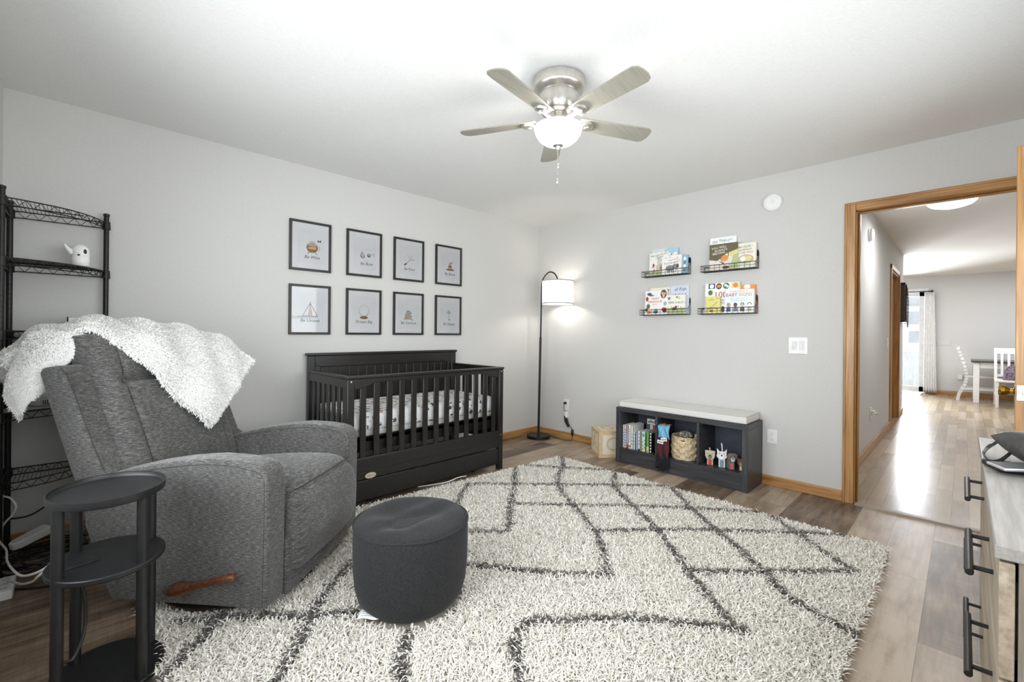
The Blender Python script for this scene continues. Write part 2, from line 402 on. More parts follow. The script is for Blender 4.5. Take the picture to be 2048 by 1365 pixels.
# baseboards
def board(name, pts, h=.078, t=.013, m=OAKX):
    b = MB()
    for (x0, y0, x1, y1) in pts: b.box(x0, y0, 0, x1, y1, h)
    return struct(b.build(name, m, bevel=.005, seg=3))
board('baseboard_left', [(XL, -.013, -.013, 0)])
board('baseboard_right', [(-.013, -2.94, 0, -.0)], m=OAKY)
board('baseboard_side', [(XL, YR, XL + .013, -.013)], m=OAKY)
board('baseboard_rear', [(XL + .013, YR, -.05, YR + .013)])
board('baseboard_hall', [(.14, HY - .013, 3.55, HY), (4.68, HY - .013, HX, HY)], h=.085)
board('baseboard_far', [(FX - .014, -7.0, FX, PY0 - .02)], h=.085, m=OAKY)
# door casings, jambs, threshold
def casing(name, axis_pts, m): return struct(axis_pts.build(name, m, bevel=.006, seg=3))
b = MB()
b.box(-.018, -3.003, 0, 0, -2.94, DZ + .063); b.box(-.024, -2.956, 0, 0, -2.945, DZ + .058); b.box(-.013, -3.003, 0, -.0, -2.995, DZ)
casing('trim_1', b, OAK)
b = MB(); b.box(-.018, DY1 - .07, DZ + .003, 0, -3.003, DZ + .063); b.box(-.024, DY1 - .06, DZ + .045, 0, -2.956, DZ + .058)
casing('trim_2', b, OAKY)
casing('trim_3', MB().box(-.018, DY1 - .07, 0, 0, DY1 - .005, DZ), OAK)
b = MB(); b.box(-.002, DY0, 0, .124, DY0 + .02, DZ); b.box(.04, DY0 - .012, 0, .075, DY0, DZ); casing('trim_4', b, OAK)
b = MB(); b.box(-.002, DY1 - .02, 0, .124, DY1, DZ); b.box(.04, DY1, 0, .075, DY1 + .012, DZ); casing('trim_5', b, OAK)
b = MB(); b.box(-.002, DY1, DZ, .124, DY0, DZ + .02); b.box(.04, DY1, DZ - .012, .075, DY0, DZ); casing('trim_6', b, OAKY)
casing('trim_7', MB().box(.12, -2.995, 0, .138, -2.94, DZ + .06), OAK)
THR = wood('grey_oak_threshold', S(120, 108, 92), S(150, 138, 122), S(172, 162, 148), 1, 1.2, 0.45)
struct(MB().prism([(-.035, 0), (.035, 0), (.022, .010), (-.022, .010)], DY1, DY0, M=axes((.005, 0, 0), (1, 0, 0), (0, 0, 1), (0, 1, 0))).build('trim_8', THR, bevel=.002))
# second doorway along the corridor
b = MB(); b.box(3.55, HY - .016, 0, 3.61, HY, 2.11); b.box(4.61, HY - .016, 0, 4.67, HY, 2.11); b.box(3.55, HY - .016, 2.05, 4.67, HY, 2.11)
b.box(3.6, HY, 0, 3.62, HY + .1, 2.05); b.box(4.6, HY, 0, 4.62, HY + .1, 2.05); b.box(3.6, HY, 2.03, 4.62, HY + .1, 2.05)
casing('trim_9', b, OAK)
d2 = struct(MB().box(3.625, HY + .055, .01, 4.595, HY + .09, 2.028).build('door_2', OAK, bevel=.003))
# strike plate on the jamb
tag(MB().box(-.020, -2.995 - .004, .885, .012, -2.9945 - .005, .945).build('strike_plate', BRASS, bevel=.001), 'small brass strike plate on the oak door jamb', 'strike plate')

# ---------------------------------------------------------------- the bedroom door, swung into the room
hinge = Vector((-.012, DY1 + .015, 0)); edge = Vector((-.84, -3.70, 0)); dd = (edge - hinge); DW = dd.length
door = bpy.data.objects.new('door_1', None); COL.objects.link(door); door.location = hinge; door.rotation_euler = (0, 0, math.atan2(dd.y, dd.x)); struct(door)
struct(MB().box(0, 0, .012, DW, .036, 2.045).build('door_panel', OAK, door, bevel=.003))
b = MB()
for sg, y0 in ((-1, 0), (1, .036)):
    M = axes((DW - .065, y0, .925), (1, 0, 0), (0, 0, 1), (0, sg, 0))
    b.lathe([(.0, 0), (.032, 0), (.033, .004), (.028, .008), (.013, .012), (.011, .022), (.016, .028), (.025, .036), (.027, .048), (.022, .058), (.0, .062)], seg=24, M=M)
k = b.build('knob', BRASS, door); k['label'] = 'polished brass door knob'
LATCH = mk('bright_steel_latch', S(208, 205, 196), None, 20, 0.25, 0.9)
b = MB(); b.box(DW - .001, .006, .89, DW + .002, .031, .96); b.box(DW, .012, .915, DW + .011, .025, .935)
for z in (.9, .95): b.cyl((DW + .001, .018, z), (DW + .004, .018, z), .004, seg=10)
k = b.build('latch_plate', LATCH, door, bevel=.001); k['label'] = 'bright steel latch plate'
for z in (.25, 1.05, 1.82): MB().cyl((-.004, -.004, z - .045), (-.004, -.004, z + .045), .006, seg=10).build('hinge', BRASS, door)

# ---------------------------------------------------------------- camera
cd = bpy.data.cameras.new('camera'); cam = bpy.data.objects.new('camera', cd); COL.objects.link(cam)
YAW, ROLL = 0.7967, 0.0096
fw = Vector((math.cos(YAW), math.sin(YAW), 0)); rr = Vector((math.sin(YAW), -math.cos(YAW), 0)); uu = Vector((0, 0, 1))
R2 = rr * math.cos(ROLL) + uu * math.sin(ROLL); U2 = -rr * math.sin(ROLL) + uu * math.cos(ROLL)
cam.matrix_world = axes((-3.8837, -3.5369, 1.1744), R2, U2, -fw)
cd.sensor_width = 36; cd.lens = 883.74 / 2048 * 36; cd.shift_y = -16.04 / 2048; cd.clip_start = .02
SC.camera = cam
SC.view_settings.view_transform = 'Standard'; SC.view_settings.look = 'None'; SC.view_settings.gamma = 1
SC.view_settings.exposure = 0.36; SC.view_settings.use_curve_mapping = False
SC.cycles.use_denoising = True; SC.cycles.max_bounces = 12; SC.cycles.diffuse_bounces = 8; SC.cycles.glossy_bounces = 4
SC.cycles.transparent_max_bounces = 12; SC.cycles.sample_clamp_indirect = 3; SC.cycles.sample_clamp_direct = 12; SC.cycles.caustics_reflective = False; SC.cycles.caustics_refractive = False; SC.cycles.blur_glossy = 1.0
# ---------------------------------------------------------------- light
wd = bpy.data.worlds.new('sky'); SC.world = wd; wd.use_nodes = True
wd.node_tree.nodes['Background'].inputs[0].default_value = (0.86, 0.93, 1.0, 1); wd.node_tree.nodes['Background'].inputs[1].default_value = 1.5
def area(name, loc, rot, sx, sy, power, col=(1, 1, 1), spread=180):
    l = bpy.data.lights.new(name, 'AREA'); l.shape = 'RECTANGLE'; l.size = sx; l.size_y = sy; l.energy = power; l.color = col; l.spread = rad(spread)
    o = bpy.data.objects.new(name, l); COL.objects.link(o); o.location = loc; o.rotation_euler = rot; return o
def bulb(name, loc, r, power, col, parent=None):
    l = bpy.data.lights.new(name, 'POINT'); l.shadow_soft_size = r; l.energy = power; l.color = col
    o = bpy.data.objects.new(name, l); COL.objects.link(o); o.location = loc
    if parent is not None: o.parent = parent
    return o
DAY = (0.93, 0.97, 1.0)
area('daylight_side', (XL - .13, (W1[0] + W1[1]) / 2, (W1[2] + W1[3]) / 2), (0, -PI / 2, 0), W1[3] - W1[2], W1[1] - W1[0], 37, DAY, 140)
area('rear_fill_light', ((W2[0] + W2[1]) / 2, YR - .13, (W2[2] + W2[3]) / 2), (PI / 2, 0, 0), W2[1] - W2[0], W2[3] - W2[2], 29, DAY, 140)  # added fill light behind the camera, lifts walls and ceiling
area('daylight_patio', (FX + .2, (PY0 + PY1) / 2, 1.07), (0, PI / 2, 0), 2.1, 1.7, 420, (.88, .94, 1))
area('dining_lamp', (6.6, -4.6, 2.40), (0, 0, 0), 2.4, 2.4, 50, (.94, .97, 1))
# ---------------------------------------------------------------- ceiling fan
FCX, FCY = -2.185, -2.115
fan = thing('ceiling_fan', 'brushed nickel flush-mount ceiling fan with five silver blades and a lit bowl', 'ceiling fan', (FCX, FCY, H))
b = MB(); b.lathe([(.0, 0), (.118, 0), (.128, -.01), (.128, -.05), (.122, -.062), (.104, -.072), (.098, -.08)], seg=48); b.build('canopy', NICKEL, fan)
b = MB(); b.lathe([(.098, -.08), (.101, -.09), (.097, -.125), (.088, -.16), (.072, -.178), (.05, -.184), (.05, -.186)], seg=48)
for k in range(8):
    a = k * PI / 4 + .2; b.bar((.1 * math.cos(a), .1 * math.sin(a), -.085), (.089 * math.cos(a), .089 * math.sin(a), -.16), .004, .004, up=(math.cos(a), math.sin(a), 0))
b.build('motor_housing', NICKEL, fan)
b = MB(); b.lathe([(.046, -.184), (.05, -.19), (.05, -.205), (.04, -.209), (.04, -.214), (.062, -.218), (.064, -.232), (.05, -.238), (.03, -.24)], seg=40)
b.build('light_fitter', NICKEL, fan)
BOWL = lit_glass('lit_frosted_glass', (1, .985, .965, 1), 2.2, .5)
b = MB(); b.lathe([(.112, -.236), (.119, -.240), (.119, -.250), (.112, -.272), (.098, -.294), (.076, -.312), (.05, -.323), (.02, -.328), (0, -.328)], seg=48)
bowl = b.build('light_bowl', BOWL, fan, solid=.004); bowl['label'] = 'frosted white glass bowl, lit'
b = MB(); b.lathe([(0, -.326), (.024, -.326), (.026, -.330), (.014, -.336), (.010, -.350), (.006, -.354), (0, -.354)], seg=20); b.build('finial', NICKEL, fan)
for cx, zl, zb in ((.006, -.41, -.428), (-.008, -.49, -.51)):
    b = MB(); b.cyl((cx, cx * .5, -.35), (cx, cx * .5, zl), .0013, seg=6)
    for k in range(18): b.lathe([(0, .002), (.0021, 0), (0, -.002)], (cx, cx * .5, -.352 + (zl + .352) * k / 17), 6)
    pc = b.build('pull_chain', NICKEL, fan)
    MB().lathe([(0, .016), (.004, .013), (.0075, .003), (.007, -.006), (.003, -.014), (0, -.017)], (cx, cx * .5, zb), 10).build('pull_bead', CLEAR if False else NICKEL, pc)
for k in range(5):
    a = rad(45.6 + 72 * k); ca, sa = math.cos(a), math.sin(a); pt = rad(-11)
    M = axes((0, 0, -.205), (ca, sa, 0), (-sa * math.cos(pt), ca * math.cos(pt), math.sin(pt)), (sa * math.sin(pt), -ca * math.sin(pt), math.cos(pt)))
    pl_ = [(.115, -.044), (.46, -.056), (.497, -.054), (.517, -.040), (.524, -.015), (.524, .020), (.515, .046), (.495, .058), (.115, .046), (.108, .02), (.108, -.02)]
    bl = MB().prism(pl_, 0, .006, M=M).build('blade', BLADE, fan, bevel=.002)
    b = MB(); b.X = M
    b.prism([(.05, -.016), (.12, -.011), (.15, -.011), (.15, .011), (.12, .011), (.05, .016)], -.014, -.004)
    b.lathe([(0, -.017), (.024, -.017), (.033, -.012), (.036, -.004), (.036, 0)], (.155, 0, 0), 24); b.lathe([(0, -.021), (.013, -.021), (.016, -.016)], (.155, 0, 0), 16)
    b.build('blade_bracket', NICKEL, bl)
bulb('fan_bulb', (0, 0, -.268), .045, 34, (1, .98, .955), fan)

# ---------------------------------------------------------------- floor lamp
lamp = thing('floor_lamp', 'slim black arc floor lamp with a white drum shade in the corner', 'floor lamp', (-.19, -.20, 0))
MB().lathe([(0, 0), (.126, 0), (.13, .004), (.13, .03), (.126, .035), (.02, .037), (.018, .045), (0, .045)], seg=40).build('base', BLACKW, lamp)
ptop = Vector((.028, -.005, 1.72))
MB().tube([(0, 0, .03), (.0165, -.003, 1.13)], .013, 12).build('lower_pole', BLACKW, lamp)
MB().tube([(.0162, -.003, 1.11), ptop], .009, 12).build('upper_pole', BLACKW, lamp)
shc = Vector((-.185, -.455, 0)) - Vector((-.19, -.20, 0))
pts = [ptop, (.03, -.015, 1.775), (.035, -.06, 1.832), (.03, -.12, 1.855), (.018, -.19, 1.835), (.008, -.238, 1.79), (shc.x, shc.y, 1.745)]
MB().tube(curve(pts, 24), .0075, 10).build('arc_arm', BLACKW, lamp)
SHADE, nt, bs = nodes('lit_linen_shade')
bs.inputs['Base Color'].default_value = (.9, .88, .84, 1); bs.inputs['Emission Color'].default_value = (1, .95, .88, 1); bs.inputs['Emission Strength'].default_value = .75
bs.inputs['Roughness'].default_value = .9
b = MB(); b.lathe([(.168, 1.492), (.1685, 1.745)], (shc.x, shc.y, 0), 48); b.f = [f for f in b.f if len(f) == 4]; b.m = [0] * len(b.f)
sh = b.build('lamp_shade', SHADE, lamp, solid=.003)
TRIM = mk('grey_shade_trim', S(176, 174, 170), None, 50, .9)
for z in (1.492, 1.734):
    b = MB(); b.lathe([(.1695, z), (.1705, z + .003), (.1705, z + .009), (.1695, z + .012)], (shc.x, shc.y, 0), 48)
    b.f = [f for f in b.f if len(f) == 4]; b.m = [0] * len(b.f); b.build('trim_band', TRIM, sh)
b = MB(); b.cyl((shc.x, shc.y, 1.75), (shc.x, shc.y, 1.68), .018, seg=16)
for k in range(3):
    a = k * 2 * PI / 3; b.cyl((shc.x, shc.y, 1.742), (shc.x + .168 * math.cos(a), shc.y + .168 * math.sin(a), 1.742), .002, seg=6)
b.build('socket', BLACKW, lamp)
BULB = emit_mat('lit_bulb', (1, .93, .82, 1), 6)
MB().lathe([(.012, .06), (.018, .045), (.03, .02), (.031, 0), (.022, -.02), (0, -.03)], (shc.x, shc.y, 1.62), 20).build('bulb', BULB, lamp)
bulb('lamp_bulb', (shc.x, shc.y, 1.57), .03, 3.2, (1, .95, .89), lamp)
def L(x, y, z): return Vector((x + .19, y + .20, z))
pts = [L(-.075, -.25, .02), L(-.06, -.30, .008), L(-.075, -.40, .006), L(-.08, -.50, .006), L(-.05, -.548, .008), L(-.028, -.55, .05), L(-.028, -.548, .09), L(-.02, -.535, .13), L(-.018, -.5, .165), L(-.015, -.47, .20)]
MB().tube(curve(pts, 40), .003, 6).build('power_cord', BLK, lamp)
MB().lathe([(0, -.038), (.011, -.034), (.016, -.012), (.016, .012), (.011, .034), (0, .038)], L(-.028, -.55, .09), 12, sx=.7).build('cord_switch', BLK, lamp)
b = MB()
for k in range(5):
    o = k * .004; b.tube(curve([L(-.014 - o, -.455 + o, .262), L(-.016 - o, -.425 - o, .235), L(-.018 - o, -.455, .19), L(-.02 - o, -.50, .155 - o), L(-.018 - o, -.49 + o, .18), L(-.014 - o, -.455 + o, .262)], 26), .003, 6)
b.tube(curve([L(-.016, -.46, .19), L(-.022, -.452, .26), L(-.02, -.43, .33), L(-.03, -.435, .37), L(-.028, -.443, .40), L(-.008, -.444, .40)], 20), .003, 6)
b.build('coiled_cord', BLK, lamp)
MB().lathe([(0, .034), (.011, .032), (.014, .02), (.014, .004)], (0, 0, 0), 14, M=axes(L(-.0105, -.444, .402), (0, 1, 0), (0, 0, 1), (-1, 0, 0))).build('plug', BLK, lamp)

# ---------------------------------------------------------------- crib
CX0, CX1, CF, CBK = -2.645, -1.262, -.755, -.03
crib = thing('crib', 'espresso black wooden baby crib with slatted sides and a drawer below', 'crib', (CX0, CF, 0))
def K(b, *a, **k): b.X = Matrix.Translation((-CX0, -CF, 0)); return b
def cb(): b = MB(); b.X = Matrix.Translation((-CX0, -CF, 0)); return b
for x in (CX0, CX1 - .048):
    cb().box(x, CF, 0, x + .048, CF + .04, .862).build('front_post', CRIB, crib, bevel=.004)
    b = cb(); b.box(x, CBK - .045, 0, x + .048, CBK, .985).build('back_post', CRIB, crib, bevel=.004)
b = cb(); b.prism([(CX0 + .048, .79), (CX0 + .13, .80), (CX0 + .20, .832), (CX1 - .20, .832), (CX1 - .13, .80), (CX1 - .048, .79), (CX1 - .048, .862), (CX0 + .048, .862)], 0, -.028, M=axes((0, CF + .006, 0), (1, 0, 0), (0, 0, 1), (0, 1, 0)) @ Matrix.Scale(-1, 4, (0, 0, 1)))
b.box(CX0 - .006, CF - .006, .862, CX1 + .006, CF + .046, .88); b.build('front_top_rail', CRIB, crib, bevel=.005)
b = cb(); b.box(CX0 + .048, CF + .004, .19, CX1 - .048, CF + .032, .335); b.box(CX0 + .048, CF + .001, .243, CX1 - .048, CF + .006, .330)
b.build('front_bottom_rail', CRIB, crib, bevel=.003)
xs = [-2.531 + .0976 * i for i in range(13)]
for x in xs: cb().box(x - .0215, CF + .011, .333, x + .0215, CF + .025, .836).build('front_slat', CRIB, crib, bevel=.003)
for sx in (CX0, CX1 - .032):
    b = cb(); b.box(sx + .003, CF + .038, .80, sx + .029, CBK - .04, .862); b.box(sx - .006, CF + .03, .862, sx + .038, CBK - .04, .88)
    b.build('side_top_rail', CRIB, crib, bevel=.004)
    cb().box(sx + .003, CF + .038, .235, sx + .029, CBK - .04, .335).build('side_bottom_rail', CRIB, crib, bevel=.003)
    n = 7
    for i in range(n):
        y = CF + .075 + i * (CBK - .12 - CF - .075 + .02) / (n - 1) * .98
        cb().box(sx + .009, y - .021, .333, sx + .023, y + .021, .802).build('side_slat', CRIB, crib, bevel=.003)
b = cb(); b.box(CX0 + .05, CBK - .038, .20, CX1 - .05, CBK - .01, .47); b.box(CX0 + .05, CBK - .040, .90, CX1 - .05, CBK - .008, .985)
b.box(CX0 + .05, CBK - .024, .46, CX1 - .05, CBK - .012, .91)
b.box(CX0 + .05, CBK - .04, .46, CX0 + .09, CBK - .01, .91); b.box(CX1 - .09, CBK - .04, .46, CX1 - .05, CBK - .01, .91)
n = 16
for i in range(n):
    x0 = CX0 + .092 + i * (CX1 - CX0 - .184) / n; x1 = CX0 + .092 + (i + 1) * (CX1 - CX0 - .184) / n
    b.box(x0 + .003, CBK - .030, .462, x1 - .003, CBK - .022, .898)
b.build('headboard_panel', CRIB, crib, bevel=.003)
cb().box(CX0 - .012, CBK - .052, .985, CX1 + .012, CBK + .012, 1.006).build('headboard_cap', CRIB, crib, bevel=.006, seg=3)
b = cb(); b.box(CX0 + .04, CF + .05, .425, CX1 - .04, CBK - .05, .455)
b.box(CX0 + .04, CF + .05, .36, CX1 - .04, CF + .065, .455); b.box(CX0 + .04, CBK - .065, .36, CX1 - .04, CBK - .05, .455)
b.build('mattress_support', BLACKW, crib, bevel=.003)
for x in (CX0 + .05, CX1 - .062):
    for y in (CF + .06, CBK - .07): cb().box(x, y - .012, .30, x + .012, y + .012, .62).build('support_bracket', BLACKW, crib, bevel=.002)
dr = cb(); dr.box(CX0 + .052, CF + .002, .048, CX1 - .052, CF + .022, .182); dr.box(CX0 + .06, CF + .022, .05, CX0 + .072, CBK - .15, .15); dr.box(CX1 - .072, CF + .022, .05, CX1 - .06, CBK - .15, .15)
dr.box(CX0 + .06, CBK - .16, .05, CX1 - .06, CBK - .148, .10); dr.box(CX0 + .06, CF + .02, .05, CX1 - .06, CBK - .15, .058)
drw = dr.build('drawer', [CRIB], crib, bevel=.003)
for x in (CX0 + .2, CX1 - .25):
    b = cb(); b.lathe([(0, -.012), (.021, -.012), (.021, .012), (0, .012)], (0, 0, 0), 16, M=axes((x, CF + .10, .0215), (0, 1, 0), (0, 0, 1), (1, 0, 0))); b.box(x - .006, CF + .09, .02, x + .006, CF + .11, .05)
    b.build('caster', BLK, drw)
BADGE = mk('ivory_badge', S(196, 186, 160), None, 30, .4)
b = cb(); b.lathe([(0, -.004), (.036, -.004), (.040, 0), (0, 0)], seg=28, M=axes((-2.48, CF + .0005, .208), (1, 0, 0), (0, 0, .5), (0, -1, 0)) @ Matrix.Scale(-1, 4, (0, 0, 1)))
b.text('GRACO', .016, axes((-2.48, CF - .0042, .208), (1, 0, 0), (0, 0, 1), (0, -1, 0)), 1)
q = b.build('badge', [BADGE, INK], crib); q['label'] = 'oval ivory maker badge'
for (x, z) in ((CX0 + .024, .845), (CX1 - .024, .845), (CX0 + .024, .30), (CX1 - .024, .30)): cb().cyl((x, CF + .002, z), (x, CF - .003, z), .006, seg=12).build('bolt_head', NICKEL, crib)

# fitted sheet print: scattered little motifs
m, nt, bs = nodes('printed_crib_sheet')
v = coords(nt, (1, 1, 1))
vo = nt.nodes.new('ShaderNodeTexVoronoi'); vo.inputs['Scale'].default_value = 19; vo.inputs['Randomness'].default_value = .75; nt.links.new(v, vo.inputs['Vector'])
nz = noise(nt, v, 85, 2)
dist = mth(nt, 'ADD', vo.outputs['Distance'], mth(nt, 'MULTIPLY', mth(nt, 'SUBTRACT', nz, .5), .75))
spr = nt.nodes.new('ShaderNodeSeparateColor'); nt.links.new(vo.outputs['Color'], spr.inputs[0])
mask = mth(nt, 'MULTIPLY', mth(nt, 'LESS_THAN', dist, .33), mth(nt, 'GREATER_THAN', spr.outputs[0], .12))
motif = ramp(nt, spr.outputs[1], [(0, S(70, 72, 76)), (.55, S(96, 98, 104)), (.6, S(176, 132, 108)), (.75, S(176, 132, 108)), (.8, S(150, 156, 140))])
nt.nodes[-1].color_ramp.interpolation = 'CONSTANT'
mx = nt.nodes.new('ShaderNodeMix'); mx.data_type = 'RGBA'; nt.links.new(mask, mx.inputs[0]); mx.inputs[6].default_value = S(234, 234, 234); nt.links.new(motif, mx.inputs[7])
nt.links.new(mx.outputs[2], bs.inputs['Base Color']); bs.inputs['Roughness'].default_value = .9
bump(nt, bs, noise(nt, v, 9, 3), .15, .01)
SHEET = m
mat_ = thing('crib_mattress', 'crib mattress in a white sheet printed with small grey motifs', 'mattress', (CX0 + .045, CF + .055, .456))
w_, d_ = CX1 - CX0 - .09, CBK - CF - .11
b = MB(); b.box(0, 0, .03, w_, d_, .172).build('fitted_sheet', SHEET, mat_, bevel=.045, seg=5)
MB().box(.012, .012, 0, w_ - .012, d_ - .012, .04).build('mattress_base', mk('mattress_cover', S(196, 194, 188), None, 20, .9), mat_, bevel=.012, seg=3)
# things kept in the drawer
FOLD = mk('grey_fleece', S(150, 150, 148), S(182, 182, 180), 60, .95, bmp=.5, bscale=140, bdist=.01)
def heap(name, m, cx, cy, z, w, d, h, seed, label, cat):
    r = random.Random(seed); ph = [r.uniform(0, 6.28) for _ in range(4)]
    def f(a, c):
        x, y = 2 * a - 1, 2 * c - 1; e = max(0, (1 - x ** 4) * (1 - y ** 4)) ** .5
        return (cx + x * w / 2, cy + y * d / 2, z + h * e * (.75 + .25 * math.sin(3.1 * x + ph[0]) * math.cos(2.6 * y + ph[1])))
    b = MB(); b.grid(f, 22, 18); b.grid(lambda a, c: (cx + (2 * a - 1) * w / 2, cy + (2 * c - 1) * d / 2, z), 22, 18)
    return tag(b.build(name, m, weld=True), label, cat)
heap('fleece_blanket', FOLD, -2.26, -.47, .058, .42, .34, .17, 3, 'folded grey fleece blanket lying in the crib drawer', 'blanket')
heap('fleece_blanket', mk('slate_fleece', S(112, 116, 122), S(140, 144, 150), 60, .95, bmp=.5, bscale=140, bdist=.01), -1.87, -.42, .058, .32, .3, .19, 5, 'folded slate blue blanket in the crib drawer', 'blanket')
tag(MB().tube(curve([(-1.62, -.70, .006), (-1.66, -.745, .02), (-1.74, -.752, .028), (-1.84, -.74, .012), (-1.93, -.70, .005), (-2.05, -.66, .005)], 30), .004, 6).build('white_cable', WHITE), 'white cable drooping below the crib drawer onto the floor', 'cable')

# ---------------------------------------------------------------- storage bench
BY0, BY1, BH, BD = -1.30, -2.425, .505, .345
bench = thing('storage_bench', 'charcoal woodgrain storage bench with three open cubbies', 'storage bench', (-BD, BY1, 0))
def bb(): b = MB(); b.X = Matrix.Translation((BD, -BY1, 0)); return b
for y in (BY0, BY1 + .042): bb().box(-BD, y - .042, 0, -.004, y, BH - .038).build('side_panel', wood('charcoal_woodgrain_upright', S(44, 44, 47), S(58, 58, 61), S(74, 74, 77), 2, 1.0, .4), bench, bevel=.002)
bb().box(-BD, BY1, BH - .038, -.004, BY0, BH).build('top', BENCH, bench, bevel=.002)
bb().box(-BD + .012, BY1 + .042, .112, -.016, BY0 - .042, .132).build('bottom_shelf', BENCH, bench, bevel=.0015)
bb().box(-BD + .012, BY1 + .042, 0, -BD + .028, BY0 - .042, .112).build('kick_board', BENCH, bench, bevel=.0015)
for y in (-1.695, -2.052): bb().box(-BD + .004, y - .010, .132, -.016, y + .010, BH - .038).build('divider', BENCH, bench, bevel=.0015)
bb().box(-.014, BY1 + .042, .0, -.005, BY0 - .042, BH - .038).build('back_panel', mk('blue_reflection_back', S(58, 62, 74), S(66, 70, 82), 20, .5), bench)  # bluish reflected light is put into the back panel colour
for y in (-1.355, -1.715, -2.072): bb().cyl((-BD + .05, y + .013, .45), (-BD + .05, y + .005, .45), .004, seg=8).build('cam_cover', NICKEL, bench)
cus = thing('bench_cushion', 'flat pale grey seat cushion lying on the storage bench', 'cushion', (-.172, (BY0 + BY1) / 2, BH))
MB().box(-.155, -.545, 0, .155, .545, .058).build('cover', CUSH, cus, bevel=.014, seg=4)
b = MB()
for z in (.006, .055):
    r = .0035; b.tube([(-.152, -.535, z), (-.152, .535, z), (-.145, .542, z), (.145, .542, z), (.152, .535, z), (.152, -.535, z), (.145, -.542, z), (-.145, -.542, z)], r, 6, closed=True)
b.build('piping', mk('grey_piping', S(186, 184, 180), None, 60, .9), cus)

# ---------------------------------------------------------------- dresser
GX0, GX1, GY, GH, GD = -2.69, -1.475, -3.584, .80, .435
dres = thing('dresser', 'weathered grey oak six-drawer dresser with long black bar handles', 'dresser', (GX0, GY, 0))
def gb(): b = MB(); b.X = Matrix.Translation((-GX0, -GY, 0)); return b
gb().box(GX0 - .004, GY - GD, GH - .026, GX1 + .004, GY + .006, GH).build('top', DREST, dres, bevel=.0025)
for x in (GX0 + .003, GX1 - .021): gb().box(x, GY - GD + .005, 0, x + .018, GY - .024, GH - .026).build('side_panel', DRESZ, dres, bevel=.0015)
gb().box(GX0 + .021, GY - GD + .006, .06, GX1 - .021, GY - GD + .014, GH - .026).build('back_panel', DRES, dres)
gb().box(GX0 + .021, GY - .06, 0, GX1 - .021, GY - .045, .07).build('kick_board', DRES, dres)
xm = (GX0 + GX1) / 2
gb().box(xm - .009, GY - GD + .015, .07, xm + .009, GY - .025, GH - .028).build('divider', DRES, dres)
rows = [(.558, .768), (.340, .552), (.072, .334)]
for (x0, x1) in ((GX0 + .003, xm - .002), (xm + .002, GX1 - .003)):
    for (z0, z1) in rows:
        b = gb(); b.box(x0, GY - .020, z0, x1, GY, z1)
        b.box(x0 + .03, GY - .38, z0 + .02, x0 + .042, GY - .02, z1 - .04); b.box(x1 - .042, GY - .38, z0 + .02, x1 - .03, GY - .02, z1 - .04); b.box(x0 + .03, GY - .38, z0 + .02, x1 - .03, GY - .02, z0 + .028)
        dw = b.build('drawer', DRES, dres, bevel=.0015)
        xc = (x0 + x1) / 2; zc = z1 - .092 if z0 > .1 else z1 - .085
        h = gb(); h.cyl((xc - .145, GY + .036, zc), (xc + .145, GY + .036, zc), .0072, seg=14)
        for dx in (-.108, .108): h.cyl((xc + dx, GY - .001, zc), (xc + dx, GY + .034, zc), .0050, seg=10)
        h.build('handle', BLACKW, dw, bevel=.001)
# ---------------------------------------------------------------- recliner (local frame: x across, y towards its front, z up)
CO = Vector((-3.355, -1.629, 0)); CYAW = rad(-49.3)
rec = thing('recliner', 'grey fabric recliner armchair with a wooden side lever', 'armchair', CO, CYAW + PI / 2 + PI)
# local x axis must run from the near arm to the far arm; local y from front to back is -y
XA = Vector((-math.sin(CYAW), math.cos(CYAW), 0)); FA = Vector((math.cos(CYAW), math.sin(CYAW), 0))
rec.rotation_euler = (0, 0, math.atan2(XA.y, XA.x))          # x -> XA ; y -> XA rotated +90 = -FA (towards the back)
CW, AW = .81, .118
def arm_profile():
    front = [(.0, .075), (-.004, .30), (-.006, .575), (.004, .612), (.026, .634), (.06, .645)]
    top = [(.13, .655), (.25, .660), (.38, .648), (.5, .628), (.62, .600), (.76, .560)]
    back = [(.795, .50), (.785, .37), (.70, .15), (.664, .075)]
    return front + top + back
def arm(x0, x1, name):
    b = MB(); b.prism([(y, z) for y, z in arm_profile()], x0, x1, M=axes((0, 0, 0), (0, 1, 0), (0, 0, 1), (1, 0, 0)))
    a = b.build(name, CHAIR, rec, bevel=.013, seg=4, angle=60)
    for xx in (x0 + .006, x1 - .006):
        xo = x0 + .0005 if xx < (x0 + x1) / 2 else x1 - .0005
        MB().tube(curve([(xo, .016, .085), (xo, .012, .30), (xo, .011, .56), (xo, .020, .596), (xo, .045, .616), (xo, .13, .634), (xo, .25, .639), (xo, .38, .627), (xo, .5, .607), (xo, .62, .580), (xo, .75, .542)], 40), .0016, 5).build('seam', SEAM, a)
    return a
arm(0, AW, 'arm'); arm(CW - AW, CW, 'arm')
# wooden release lever on the near side
b = MB(); lv0, lv1 = Vector((-.034, .346, .154)), Vector((-.046, .100, .226)); d = (lv1 - lv0).normalized()
b.tube([lv0 - d * .035, lv0 - d * .028, lv0 - d * .01, lv0 + d * .02, lv0 + d * .06, lv0 + d * .10, lv0 + d * .18, lv1, lv1 + d * .004], [.006, .020, .028, .027, .018, .0135, .0135, .0145, .010], 14)
b.cyl((0.002, .346, .154), (-.036, .346, .154), .020, seg=18)
lv = b.build('lever', LEVER, rec, angle=50); lv['label'] = 'turned walnut release lever'
